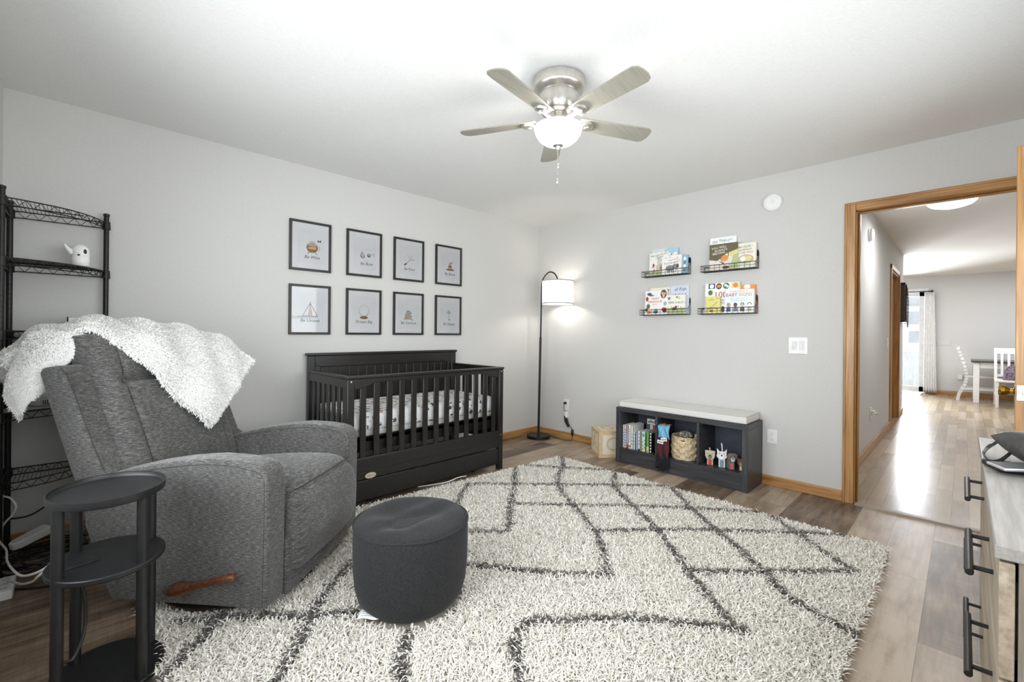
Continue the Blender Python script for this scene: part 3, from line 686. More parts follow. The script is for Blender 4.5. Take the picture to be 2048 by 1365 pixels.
# seat and leg rest
def loft(prof, x0, x1, mats, name, parent, crown=.012, nx=14, bevel=0):
    """extrude a closed (y,z) outline across x, slightly crowned and rounded at its ends"""
    b = MB(); n = len(prof); cy = sum(p[0] for p in prof) / n; cz = sum(p[1] for p in prof) / n
    rows = []
    for i in range(nx):
        t = i / (nx - 1); x = x0 + (x1 - x0) * t; e = 2 * t - 1
        s_ = (max(0, 1 - abs(e) ** 10)) ** .5; k = .86 + .14 * s_ ; cr = crown * (1 - e * e)
        rows.append([(x, cy + (y - cy) * k - (cr if y < cy else 0), cz + (z - cz) * k + (cr if z > cz else 0)) for y, z in prof])
    for r in rows: b.v.extend(r)
    for i in range(nx - 1):
        for k in range(n): b.f.append((i * n + k, i * n + (k + 1) % n, (i + 1) * n + (k + 1) % n, (i + 1) * n + k)); b.m.append(0)
    b.f.append(tuple(range(n))); b.f.append(tuple(range((nx - 1) * n, nx * n))); b.m += [0, 0]
    return b.build(name, mats, parent, sub=1, angle=70)
SX0, SX1 = AW + .004, CW - AW - .004
seat = loft([(.66, .30), (.66, .47), (.5, .492), (.3, .512), (.12, .520), (.03, .512), (-.018, .49), (-.03, .46), (-.02, .34), (.1, .30)], SX0, SX1, CHAIR, 'seat_cushion', rec)
leg = loft([(.06, .475), (-.005, .487), (-.040, .465), (-.060, .41), (-.070, .34), (-.066, .26), (-.052, .19), (-.036, .152), (-.020, .143), (.05, .15)], SX0 + .004, SX1 - .002, CHAIR, 'leg_rest', rec)
MB().tube(curve([(SX0 + .008, -.016, .490), (.25, -.030, .497), (CW / 2, -.036, .499), (.56, -.030, .497), (SX1 - .008, -.016, .490)], 20), .0024, 5).build('seam', SEAM, leg)
b = MB()
for i in range(9):
    z = .20 + i * .030; b.tube(curve([(SX0 + .004, -.028 - .018 * math.sin(i / 9 * PI), z), (SX0 + .016, -.060 - .006 * math.sin(i / 9 * PI), z + .008), (SX0 + .05, -.0705 + .0006 * (i - 4) ** 2, z + .013)], 7), [.001, .0035, .005, .005, .004, .003, .001], 6)
b.build('gathered_edge', CHAIR, leg)
MB().box(SX0, -.012, .062, SX1, .62, .30).build('base_panel', CHAIR, rec, bevel=.012, seg=3)
MB().lathe([(0, 0), (.315, 0), (.322, .008), (.32, .034), (.27, .050), (.25, .066), (0, .066)], (CW / 2 - .05, .34, .005), 48).build('swivel_base', BASE, rec)
# back: two wings, an outer shell, two cushions
def wing(x0, x1):
    pr = [(.655, .560), (.72, .60), (.80, .80), (.862, .97), (.885, 1.005), (.915, 1.022), (.985, 1.012), (.998, .99), (.93, .80), (.84, .565), (.79, .45), (.70, .45)]
    b = MB(); b.prism(pr, x0, x1, M=axes((0, 0, 0), (0, 1, 0), (0, 0, 1), (1, 0, 0)))
    w = b.build('back_wing', CHAIR, rec, bevel=.020, seg=5, angle=60)
    for xx in ((x0 + .003,) if x0 < .3 else ()):
        MB().tube([(xx, .700, .60), (xx, .745, .69), (xx, .82, .87), (xx, .875, .99), (xx, .90, 1.012)], .002, 5).build('seam', SEAM, w)
    return w
wing(.0, .105); wing(CW - .105, CW)
b = MB(); b.prism([(.76, .44), (.86, .60), (.95, .86), (1.0, 1.02), (1.03, 1.02), (1.03, .98), (.93, .70), (.83, .44)], .09, CW - .09, M=axes((0, 0, 0), (0, 1, 0), (0, 0, 1), (1, 0, 0)))
b.build('back_shell', CHAIR, rec, bevel=.018, seg=4)
tilt = math.atan2(.36, .94); ux = Vector((1, 0, 0)); uy = Vector((0, math.sin(tilt), math.cos(tilt))); uz = ux.cross(uy)   # uz points to the front (-y)
BWID = CW - .20
BHT = .75; MBK = axes((CW / 2, .821, .793), ux, uy, uz); YC = .135 / (BHT / 2)      # crease height in cushion units
def sst(a, b, x): t = min(max((x - a) / (b - a), 0), 1); return t * t * (3 - 2 * t)
def back_fn(x, y):
    inside = 1 - sst(.66, .86, abs(x)); up = sst(YC - .03, YC + .06, y)
    z = -.034 * math.exp(-((y - YC) / .045) ** 2) * inside
    z += inside * (.020 * up * math.exp(-((y - .72) / .30) ** 2) + .012 * (1 - up) * math.cos(1.5 * (y + .25)))
    z -= .012 * math.exp(-((abs(x) - .72) / .035) ** 2) * sst(-.98, -.85, y)
    return z + .010 * math.exp(-((abs(x) - .88) / .10) ** 2)
b = MB(); b.pillow(MBK, BWID + .01, BHT, .10, .084, n=72, p=9, q=.40, fn=back_fn)
bkc = b.build('back_cushion', CHAIR, rec, angle=80, weld=True)
def on_back(x, y, off=.0015):
    k = max(0, (1 - abs(x) ** 9) * (1 - abs(y) ** 9)) ** .40; return MBK @ Vector((x * (BWID + .01) / 2, y * BHT / 2, (.084 + back_fn(x, y)) * k + off))
for sx in (-1, 1): MB().tube([on_back(sx * .72, -.95 + 1.9 * k / 30) for k in range(31)], .0014, 5).build('seam', SEAM, bkc)
MB().tube([on_back(-.70 + 1.4 * k / 24, YC) for k in range(25)], .0018, 5).build('seam', SEAM, bkc)
# gusset where the lumbar panel folds over the arms
b = MB(); b.pillow(axes((CW / 2, .70, .50), ux, (0, .25, .97), ux.cross(Vector((0, .25, .97)))), BWID - .02, .12, .05, .055, n=14)
b.build('lower_back_roll', CHAIR, rec, angle=80, weld=True)

# ---------------------------------------------------------------- faux fur throw over the back
thr = thing('fur_throw', 'white faux fur throw blanket draped over the recliner back', 'blanket', CO, 0); thr.rotation_euler = rec.rotation_euler
rowsA = [  # edge nearest the side table, hem tip first
 [(.50, .655, .685), (.37, .712, .84), (.255, .775, 1.01), (.165, .880, 1.142), (.10, 1.0, 1.168), (.05, 1.09, 1.13), (.025, 1.145, 1.06), (.03, 1.15, .97)],
 [(.585, .650, .76), (.46, .70, .92), (.345, .785, 1.09), (.26, .905, 1.185), (.19, 1.03, 1.195), (.12, 1.13, 1.15), (.07, 1.20, 1.07), (.05, 1.21, .96)],
 [(.66, .650, .835), (.55, .72, 1.00), (.45, .82, 1.135), (.37, .95, 1.195), (.29, 1.06, 1.195), (.21, 1.17, 1.14), (.15, 1.23, 1.04), (.12, 1.24, .92)],
 [(.74, .660, .91), (.655, .74, 1.06), (.57, .85, 1.160), (.49, .98, 1.195), (.42, 1.09, 1.175), (.36, 1.19, 1.10), (.32, 1.23, 1.0), (.30, 1.24, .88)],
 [(.835, .672, .985), (.78, .77, 1.10), (.71, .88, 1.165), (.64, 1.0, 1.18), (.58, 1.10, 1.15), (.53, 1.18, 1.07), (.50, 1.21, .97), (.49, 1.22, .86)]]
NA, NB = 70, 46
def throw_pt(a, c):   # a along the drape, c across
    col_ = [cat_rom(r, a) for r in rowsA]; return cat_rom(col_, c)
PT = np.array([[tuple(throw_pt(i / (NA - 1), j / (NB - 1))) for j in range(NB)] for i in range(NA)])
du = np.gradient(PT, axis=0); dv = np.gradient(PT, axis=1); NN = np.cross(dv, du); NN /= np.linalg.norm(NN, axis=2, keepdims=True) + 1e-9
if NN[30, 23, 2] < 0: NN = -NN
aa = np.linspace(0, 1, NA)[:, None]; cc = np.linspace(0, 1, NB)[None, :]
ridge = .012 * np.sin(aa * 30 - cc * 9 + 1.2 * np.sin(cc * 5)) + .007 * np.sin(aa * 7 + cc * 9) + .004 * np.sin(cc * 26 + 3 * np.sin(aa * 6))
PT = PT + NN * (ridge + .012)[..., None]
V = []; Fq = []
TH = .018
top = PT.reshape(-1, 3); bot = (PT - NN * TH).reshape(-1, 3)
b = MB(); b.v = [tuple(p) for p in top] + [tuple(p) for p in bot]; o_ = len(top)
for i in range(NA - 1):
    for j in range(NB - 1):
        q = (i * NB + j, (i + 1) * NB + j, (i + 1) * NB + j + 1, i * NB + j + 1); b.f.append(q); b.f.append(tuple(o_ + k for k in q)[::-1])
ring = [i * NB for i in range(NA)] + [(NA - 1) * NB + j for j in range(1, NB)] + [i * NB + NB - 1 for i in range(NA - 2, -1, -1)] + [j for j in range(NB - 2, 0, -1)]
for k in range(len(ring)): p_, q_ = ring[k], ring[(k + 1) % len(ring)]; b.f.append((p_, q_, o_ + q_, o_ + p_))
b.m = [0] * len(b.f); b.build('backing', FURB, thr, angle=80)
# second, lower fold hanging behind the near wing
f2 = [[(.165, .905, 1.135), (.115, .985, 1.160), (.06, 1.075, 1.130), (.03, 1.13, 1.065), (.03, 1.14, .985)], [(.105, .955, 1.075), (.06, .995, 1.075), (.005, 1.05, 1.045), (-.02, 1.095, .985), (-.02, 1.10, .92)],
      [(.08, .985, 1.02), (.03, 1.015, .995), (-.005, 1.045, .955), (-.02, 1.07, .90), (-.018, 1.08, .845)], [(.06, 1.02, .95), (.02, 1.04, .895), (.0, 1.06, .87), (-.008, 1.07, .83), (0, 1.08, .80)]]
P2 = np.array([[tuple(cat_rom([cat_rom(r, i / 29) for r in f2], j / 13)) for j in range(14)] for i in range(30)])
n2 = np.cross(np.gradient(P2, axis=1), np.gradient(P2, axis=0)); n2 /= np.linalg.norm(n2, axis=2, keepdims=True) + 1e-9
if n2[15, 6, 1] + n2[15, 6, 0] > 0: n2 = -n2
P2 = P2 + n2 * (.012 * np.sin(np.linspace(0, 5, 30))[:, None] * np.sin(np.linspace(0, 9, 14))[None, :])[..., None]
b = MB(); b.grid(lambda a, c: tuple(P2[int(round(a * 29)), int(round(c * 13))]), 30, 14); b.build('backing', FURB, thr, angle=80, solid=.006)
def scatter(G, N, n):
    i = RNG.random(n) * (G.shape[0] - 1.001); j = RNG.random(n) * (G.shape[1] - 1.001); a = i.astype(int); c = j.astype(int); fa = (i - a)[:, None]; fc = (j - c)[:, None]
    def sm(A): return (A[a, c] * (1 - fa) + A[a + 1, c] * fa) * (1 - fc) + (A[a, c + 1] * (1 - fa) + A[a + 1, c + 1] * fa) * fc
    nn = sm(N); return sm(G), nn / np.linalg.norm(nn, axis=1)[:, None], a, c
p1, nn1, a1, c1 = scatter(PT, NN, 85000)
pe, ne, de = [], [], []
for k in range(12000):     # longer hairs along the rim
    r_ = RNG.random()
    if r_ < .42: i, j, sdir = RNG.integers(0, NA), 0, -1
    elif r_ < .7: i, j, sdir = 0, RNG.integers(0, NB), 0
    elif r_ < .85: i, j, sdir = NA - 1, RNG.integers(0, NB), 2
    else: i, j, sdir = RNG.integers(0, NA), NB - 1, 1
    d_ = {-1: -dv[i, j], 1: dv[i, j], 0: -du[i, j], 2: du[i, j]}[sdir]; d_ = d_ / (np.linalg.norm(d_) + 1e-9)
    pe.append(PT[i, j] - NN[i, j] * TH * RNG.random() + RNG.normal(size=3) * .004); ne.append(d_ * .9 + NN[i, j] * .3 + RNG.normal(size=3) * .25); de.append(np.array([0, 0, -1.0]))
pe = np.array(pe); ne = np.array(ne); ne /= np.linalg.norm(ne, axis=1)[:, None]
p3, nn3, _, _ = scatter(P2, n2, 22000)
P_ = np.concatenate([p1, pe, p3]); N_ = np.concatenate([nn1, ne, nn3]); D_ = np.tile(np.array([[.3, -.5, -.9]]), (len(P_), 1))
fur = strands('fur', P_, N_, .0125, .0030, [FUR], np.zeros(len(P_), int), thr, lean=1.0, curl=.6, dirs=D_ * .8)
fur['kind'] = 'stuff'

# ---------------------------------------------------------------- pouf
ot = thing('pouf_ottoman', 'round charcoal velour pouf ottoman standing on the shag rug', 'ottoman', (-2.845, -1.862, .024), .3)
R_ = .243; Hh = .344
b = MB(); b.lathe([(0, .0), (.165, .0), (.200, .012), (.222, .040), (.235, .09), (.2415, .16), (.243, .25), (.2430, .30), (.2415, Hh - .012), (.238, Hh - .004)], seg=64); body = b.build('body', OTTO, ot, angle=60)
def sag(a, r):
    th = a * 2 * PI; rr_ = r * R_ * .985; x, y = rr_ * math.cos(th), rr_ * math.sin(th)
    z = Hh - .006 + .026 * (1 - r ** 6) ** .6 - .030 * math.exp(-((x + .02) ** 2 + (y - .0) ** 2) / .016)
    z += .006 * (1 - r ** 4) * math.sin(22 * (x * .6 + y * .8) + 3 * math.sin(9 * y)) + .004 * (1 - r ** 4) * math.sin(31 * (x - .5 * y) + 1)
    return (x, y, z)
b = MB(); b.grid(sag, 72, 30, cu=True); b.build('top_panel', OTTO, ot, angle=80, weld=True)
MB().tube([(R_ * .998 * math.cos(2 * PI * k / 64), R_ * .998 * math.sin(2 * PI * k / 64), Hh - .006 + .0015 * math.sin(k * .7)) for k in range(64)], .0032, 6, closed=True).build('seam', OTTO, body)
b = MB(); tM = axes((-.148 - .02, -.205, .052), (.92, -.36, .02), (.36, .92, .14), (-.05, -.12, .99))
tw = Matrix.Rotation(-.3, 4, 'Z')
ot_inv = Matrix.Rotation(-.3, 4, 'Z')
b = MB()
tp = Vector((-3.050, -1.890, .050)); loc_ = ot_inv @ (tp - Vector(ot.location))
tx = ot_inv @ Vector((.75, -.66, 0)); ty = ot_inv @ Vector((.66, .75, 0))
M_ = axes(loc_, tx, (ty.x, ty.y, .12), Vector((0, 0, 1)))
b.grid(lambda a, c: ((a - .5) * .085, (c - .5) * .055, .004 * math.sin(6 * a) + .003 * math.sin(5 * c)), 8, 6, M=M_)
for k in range(4): b.box(-.03, -.02 + k * .011, .0065, .028 - .006 * (k % 2), -.0185 + k * .011, .0072, 1, M=M_)
tg = b.build('care_tag', [PAPER, INKL], ot, solid=.0008); tg['label'] = 'white sewn-in care label'

# ---------------------------------------------------------------- round three-tier side table
st = thing('side_table', 'black three-tier oval side table on four round posts beside the recliner', 'side table', (-3.811, -1.531, .0))
EA, EB = .152, .169
def disc(z, t, rim=0.0):
    b = MB()
    if rim: b.lathe([(0, z), (.94, z), (.985, z + .004), (1, z + .012), (1, z + rim), (.965, z + rim), (.958, z + .016), (.945, z + .0135), (0, z + .0135)], seg=72, sx=EA, sy=EB)
    else: b.lathe([(0, z), (.975, z), (1, z + .004), (1, z + t - .003), (.98, z + t), (0, z + t)], seg=72, sx=EA, sy=EB)
    return b
disc(.620, .014, .028).build('tray_top', TABLE, st, angle=40)
mid = disc(.394, .018).build('middle_shelf', TABLE, st, angle=40)
disc(.012, .018).build('base_shelf', TABLE, st, angle=40)
for (x, y) in ((.079, -.121), (.119, .078), (-.077, .115), (-.117, -.084)):
    MB().cyl((x, y, .02), (x, y, .625), .0155, seg=18).build('post', TABLE, st)
b = MB(); b.prism([(-.045, -.05), (.045, -.05), (.045, .035), (.02, .055), (-.045, .055)], .412, .417, M=Matrix.Translation((-.075, .02, 0)) @ Matrix.Rotation(.2, 4, 'Z'))
so = b.build('socket_panel', BLK, mid, bevel=.001)
for k in range(2):
    bx = -.085 + .0; by = -.0 + k * .042
    MB().box(-.095, by - .008, .417, -.06, by + .010, .4182).build('outlet', TABLE, so)
b = MB(); b.tube(curve([(-.10, .05, .394), (-.06, .05, .30), (-.055, .03, .18), (-.08, -.02, .12), (-.115, -.03, .11), (-.16, -.12, .03), (-.19, -.20, .02)], 30), .005, 8); b.build('power_cord', BLK, st)
# ---------------------------------------------------------------- shag rug
RA, RB_, RC, RD = np.array([-.68, -.905]), np.array([-.735, -3.26]), np.array([-3.70, -3.245]), np.array([-3.69, -.70])
rug = thing('shag_rug', 'cream shag area rug with charcoal diamond lines', 'rug', (0, 0, 0))
b = MB(); c4 = [RA, RB_, RC, RD]; b.prism([tuple(c) for c in c4][::-1], .001, .010); b.build('backing', RUGB, rug, bevel=.003)
LINES = {
 'L1': [(-.67, -.92), (-.9, -1.13), (-1.18, -1.3), (-1.38, -1.51), (-1.52, -1.72), (-1.71, -2.01), (-1.87, -2.18), (-2.08, -2.36)],
 'L2': [(-1.2, -.85), (-1.5, -1.14), (-1.82, -1.43), (-2.12, -1.71)],
 'L3': [(-.67, -1.51), (-.98, -1.69), (-1.24, -2.0), (-1.45, -2.28), (-1.72, -2.56), (-1.88, -2.73), (-2.02, -2.9), (-2.04, -2.95)],
 'L4': [(-.69, -1.99), (-.99, -2.29), (-1.21, -2.53), (-1.36, -2.72), (-1.5, -2.86), (-1.66, -3.02), (-1.74, -3.24)],
 'L5': [(-.7, -2.65), (-.88, -2.85), (-1.04, -3.01), (-1.18, -3.17)],
 'L0': [(-1.77, -.92), (-2.06, -1.16), (-2.35, -1.45), (-2.72, -1.80), (-2.95, -2.02), (-3.02, -2.11), (-3.09, -2.19), (-3.13, -2.28), (-3.3, -2.5)],
 'H1': [(-1.12, -.88), (-.92, -1.16), (-.67, -1.48)],
 'H2': [(-1.78, -.91), (-1.29, -1.39), (-.98, -1.69), (-.69, -1.99)],
 'H3': [(-1.8, -1.43), (-1.52, -1.72), (-1.24, -2.0), (-.99, -2.29), (-.7, -2.65)],
 'H4': [(-2.50, -1.36), (-2.27, -1.55), (-2.12, -1.71)],
 'H4b': [(-1.74, -2.05), (-1.46, -2.28), (-1.21, -2.53), (-.9, -2.86), (-.69, -3.1)],
 'H5': [(-2.8, -1.6), (-2.5, -1.85), (-2.39, -1.99), (-2.25, -2.18), (-2.08, -2.36)],
 'H5b': [(-1.76, -2.61), (-1.51, -2.86), (-1.17, -3.17)],
 'H6': [(-2.61, -2.33), (-2.37, -2.53), (-2.19, -2.72), (-2.03, -2.95)],
 'V6': [(-2.61, -2.33), (-2.73, -2.39), (-2.84, -2.52), (-3.1, -2.8), (-3.3, -3.0)],
 'A': [(-2.7, -.86), (-3.05, -1.13), (-3.48, -1.47), (-3.52, -1.53), (-3.59, -1.6), (-3.7, -1.72)],
 'B': [(-2.35, -.86), (-2.72, -1.25), (-3.09, -1.58), (-3.18, -1.67), (-3.27, -1.8), (-3.35, -1.89), (-3.44, -2.0), (-3.65, -2.25)],
 'D': [(-3.60, -1.38), (-3.48, -1.47), (-3.34, -1.58), (-3.23, -1.7), (-3.08, -1.8), (-2.93, -1.98)]}
NT = 210000
g = int(math.sqrt(NT * 3.0 / 2.4)); h_ = NT // g
ii, jj = np.meshgrid(np.arange(g), np.arange(h_), indexing='ij')
s_ = (ii.ravel() + RNG.random(g * h_)) / g; t_ = (jj.ravel() + RNG.random(g * h_)) / h_
XY = ((1 - s_)[:, None] * (1 - t_)[:, None]) * RA + ((1 - s_) * t_)[:, None] * RB_ + (s_ * t_)[:, None] * RC + (s_ * (1 - t_))[:, None] * RD
dmin = np.full(len(XY), 9.0)
for pl_ in LINES.values():
    pts = np.array([tuple(cat_rom([Vector((x, y, 0)) for x, y in pl_], k / 40))[:2] for k in range(41)])
    for a_, b_ in zip(pts[:-1], pts[1:]):
        ab = b_ - a_; L2_ = ab @ ab + 1e-12; tt = np.clip(((XY - a_) @ ab) / L2_, 0, 1)
        dmin = np.minimum(dmin, np.linalg.norm(XY - a_ - tt[:, None] * ab, axis=1))
dark = dmin + RNG.normal(size=len(XY)) * .005 < .0155
keep = (np.hypot(XY[:, 0] + 2.845, XY[:, 1] + 1.862) > .225) & (np.hypot((XY[:, 0] + 3.811) / .155, (XY[:, 1] + 1.531) / .172) > 1.0)
cb_ = CO + XA * (CW / 2 - .02) - FA * .34 - XA * .03; keep &= np.hypot(XY[:, 0] - cb_.x, XY[:, 1] - cb_.y) > .31
keep &= ~((XY[:, 1] > -.785) & (XY[:, 0] < -1.25) & (XY[:, 0] > -2.66))
XY = XY[keep]; dark = dark[keep]
P_ = np.concatenate([XY, np.full((len(XY), 1), .009)], 1); N_ = np.tile(np.array([[0, 0, 1.0]]), (len(XY), 1))
ph = np.sin(XY[:, 0] * 31 + 2 * np.sin(XY[:, 1] * 5)) + np.sin(XY[:, 1] * 37 + 1.5 * np.sin(XY[:, 0] * 7))
ang = ph * 2.6; D_ = np.stack([np.cos(ang), np.sin(ang), 0 * ang], 1)  * .22
pile = strands('pile', P_, N_, .028, .0056, [PILE, PILED], dark.astype(int), rug, lean=1.05, curl=.8, dirs=D_)
pile['kind'] = 'stuff'
# ---------------------------------------------------------------- drawing helpers for flat artwork
def ribbon(b, pts, w, M, mat=0, z=0.0):
    for (x0, y0), (x1, y1) in zip(pts[:-1], pts[1:]):
        d = math.hypot(x1 - x0, y1 - y0) or 1e-9; nx, ny = -(y1 - y0) / d * w / 2, (x1 - x0) / d * w / 2; ex, ey = (x1 - x0) / d * w * .3, (y1 - y0) / d * w * .3
        b.add([(x0 - ex + nx, y0 - ey + ny, z), (x1 + ex + nx, y1 + ey + ny, z), (x1 + ex - nx, y1 + ey - ny, z), (x0 - ex - nx, y0 - ey - ny, z)], [(0, 1, 2, 3)], mat, M)
def fill(b, pts, M, mat=0, z=0.0): b.add([(x, y, z) for x, y in pts], [tuple(range(len(pts)))], mat, M)
def ell(cx, cy, rx, ry, n=24, a0=0, a1=2 * PI): return [(cx + rx * math.cos(a0 + (a1 - a0) * k / n), cy + ry * math.sin(a0 + (a1 - a0) * k / n)) for k in range(n + 1)]
GREY = mk('graphite_wash', S(176, 176, 174), S(206, 206, 204), 200, .8)
MATW = mk('white_mat_board', S(230, 231, 233), None, 3, .9); PRINT = mk('art_paper', S(226, 227, 229), None, 3, .9)
FW, FH = .310, .382
def art_pot(b, M):
    fill(b, [(-.032, .012), (.032, .012), (.036, -.004), (.028, -.026), (.012, -.034), (-.012, -.034), (-.028, -.026), (-.036, -.004)], M, 3, .0002)
    fill(b, ell(0, .013, .034, .008, 20), M, 4, .0004); ribbon(b, ell(0, .013, .034, .008, 20), .0022, M, 1, .0006)
    ribbon(b, [(-.034, .004), (-.037, -.006), (-.028, -.026), (-.012, -.035), (.012, -.035), (.028, -.026), (.037, -.006), (.034, .004)], .0022, M, 1, .0006)
    for sx in (-1, 1): ribbon(b, [(sx * .018, -.032), (sx * .030, -.048)], .003, M, 1, .0006)
    ribbon(b, ell(.040, -.004, .010, .014, 14, -1.5, 1.5), .002, M, 1, .0006); fill(b, [(-.026, .0), (.022, .004), (.026, -.014), (-.024, -.014)], M, 4, .0005)
    fill(b, ell(0, .028, .022, .012, 18), M, 5, .0002)
    for sx in (-1, 1): fill(b, [(.046, .044), (.046 + sx * .010, .054), (.046 + sx * .012, .042), (.046 + sx * .005, .036)], M, 1, .0006)
def art_drops(b, M):
    ribbon(b, [(-.034, .018), (-.046, -.002), (-.047, -.018), (-.036, -.029), (-.022, -.028), (-.014, -.016), (-.018, -.002), (-.034, .018)], .0024, M, 1, .0006)
    fill(b, [(-.034, .014), (-.045, -.006), (-.044, -.02), (-.034, -.027), (-.022, -.026), (-.016, -.014)], M, 5, .0004); ribbon(b, [(-.044, -.016), (-.03, -.021), (-.016, -.016)], .002, M, 1, .0008)
    fill(b, ell(.018, -.004, .013, .013), M, 1, .0005); fill(b, ell(.018, -.002, .008, .008), M, 5, .0007)
    for k in range(5): ribbon(b, [(.03, .0), (.045 + k * .006, .006 + k * .003), (.062, -.008 + k * .006)], .0012, M, 2, .0006)
    ribbon(b, ell(-.002, -.042, .022, .006, 14, 3.3, 6.1), .0012, M, 2, .0006); ribbon(b, ell(.01, .03, .03, .01, 14, .4, 2.6), .0012, M, 2, .0006)
def art_sweep(b, M):
    ribbon(b, [(-.026, -.024), (.004, .004), (.018, .008), (.046, .010)], .0026, M, 1, .0006)
    fill(b, [(-.024, -.018), (-.040, -.024), (-.052, -.040), (-.040, -.043), (-.026, -.034), (-.020, -.026)], M, 5, .0004)
    for k in range(6): ribbon(b, [(-.024, -.022 - k * .002), (-.038, -.028 - k * .002), (-.050 + k * .002, -.038 - k * .001)], .0014, M, 1, .0006)
    for k, (x, y) in enumerate(((-.03, .048), (-.018, .040), (.02, .050), (.028, .036))): ribbon(b, [(.006, .012), ((x + .006) / 2 + .004, y / 2 + .008), (x, y)], .0011, M, 2, .0006)
    fill(b, ell(.022, .024, .004, .003, 10), M, 2, .0006)
def art_hat(b, M):
    fill(b, [(-.018, -.028), (-.014, .0), (-.008, .018), (.004, .034), (.022, .030), (.026, .024), (.012, .024), (.010, .012), (.016, -.006), (.022, -.028)], M, 4, .0003)
    fill(b, [(-.015, -.006), (.015, -.010), (.017, -.002), (-.013, .003)], M, 1, .0006)
    fill(b, ell(.002, -.031, .042, .007), M, 3, .0004); ribbon(b, ell(.002, -.031, .042, .007), .002, M, 1, .0006)
    ribbon(b, [(-.018, -.028), (-.014, .0), (-.008, .018), (.004, .034), (.022, .030), (.026, .024)], .0022, M, 1, .0007); ribbon(b, [(.026, .024), (.012, .024), (.010, .012), (.016, -.006), (.022, -.028)], .002, M, 1, .0007)
    ribbon(b, [(-.012, -.016), (.0, -.012), (.012, -.018)], .0018, M, 3, .0006)
def art_tent(b, M):
    T = [(-.050, -.040), (.050, -.040), (.0, .046), (-.050, -.040)]
    ribbon(b, T, .003, M, 1, .0006); ribbon(b, [(0, .046), (-.012, -.040)], .0018, M, 1, .0006); ribbon(b, [(0, .046), (.014, -.040)], .0018, M, 1, .0006)
    fill(b, [(-.012, -.040), (.014, -.040), (.001, .02)], M, 4, .0004); ribbon(b, [(-.075, -.041), (.050, -.041)], .0016, M, 1, .0006)
    for k in range(5): fill(b, ell(-.034 + k * .012, -.038, .006, .005 + .002 * (k % 2), 10), M, 5, .0007)
    ribbon(b, [(0, .046), (0, .056), (.010, .052), (0, .049)], .0014, M, 1, .0006)
def art_globe(b, M):
    ribbon(b, ell(0, .012, .036, .040, 32, -.9, 4.04), .0016, M, 2, .0006); ribbon(b, ell(0, .012, .036, .040, 10, -1.1, -.5), .0026, M, 1, .0007); ribbon(b, ell(0, .012, .036, .040, 10, 3.64, 4.24), .0026, M, 1, .0007)
    fill(b, [(-.017, -.022), (.017, -.022), (.020, -.034), (-.020, -.034)], M, 4, .0005); fill(b, ell(0, -.038, .030, .009), M, 3, .0006); ribbon(b, ell(0, -.038, .030, .009), .002, M, 1, .0008); ribbon(b, ell(0, -.034, .024, .006, 14, PI, 2 * PI), .0018, M, 1, .0009)
def art_books(b, M):
    z = -.040
    for k, (w_, h_, dx, m) in enumerate(((.064, .016, -.004, 4), (.058, .014, .002, 5), (.050, .013, -.003, 5), (.044, .013, .005, 5), (.030, .010, .0, 5))):
        fill(b, [(dx - w_ / 2, z), (dx + w_ / 2, z + .002), (dx + w_ / 2, z + h_ - .003), (dx - w_ / 2, z + h_ - .004)], M, m, .0003)
        ribbon(b, [(dx + w_ / 2, z + .002), (dx - w_ / 2, z), (dx - w_ / 2 - .004, z + h_ / 2), (dx - w_ / 2, z + h_ - .004), (dx + w_ / 2, z + h_ - .003)], .0022, M, 1, .0006)
        ribbon(b, [(dx - w_ / 3, z + h_ * .4), (dx + w_ / 3, z + h_ * .45)], .001, M, 2, .0006); z += h_ + .001
    ribbon(b, [(.026, -.040), (.036, -.046), (.042, -.042)], .004, M, 1, .0006)
def art_key(b, M):
    for (x, y) in ((0, .040), (-.010, .027), (.010, .027)): ribbon(b, ell(x, y, .008, .008, 16), .003, M, 6, .0006)
    ribbon(b, [(0, .020), (0, -.038)], .0022, M, 1, .0006); ribbon(b, [(0, -.030), (.010, -.028), (.010, -.034)], .003, M, 1, .0006); ribbon(b, [(0, -.038), (.008, -.037)], .003, M, 1, .0006)
    for (x, y) in ((-.03, .0), (.028, -.012), (-.022, .03), (.026, .02)): ribbon(b, [(x - .004, y), (x + .004, y + .003)], .001, M, 2, .0006)
OLIVE = mk('olive_ink', S(150, 148, 110), None, 60, .8)
ARTS = [('Be Wise', art_pot, 'a small brown cooking pot', .012), ('Be Bold', art_drops, 'two grey drop shapes', .018), ('Be Kind', art_sweep, 'a twig hand broom', .004), ('Be Brave', art_hat, 'a pointed brown hat', .016),
        ('Be Unique', art_tent, 'a black triangular tent', .0), ('Dream Big', art_globe, 'a glass globe on a brown stand', .0), ('Be Curious', art_books, 'a stack of sketched books', .0), ('Be Happy', art_key, 'an old key', .008)]
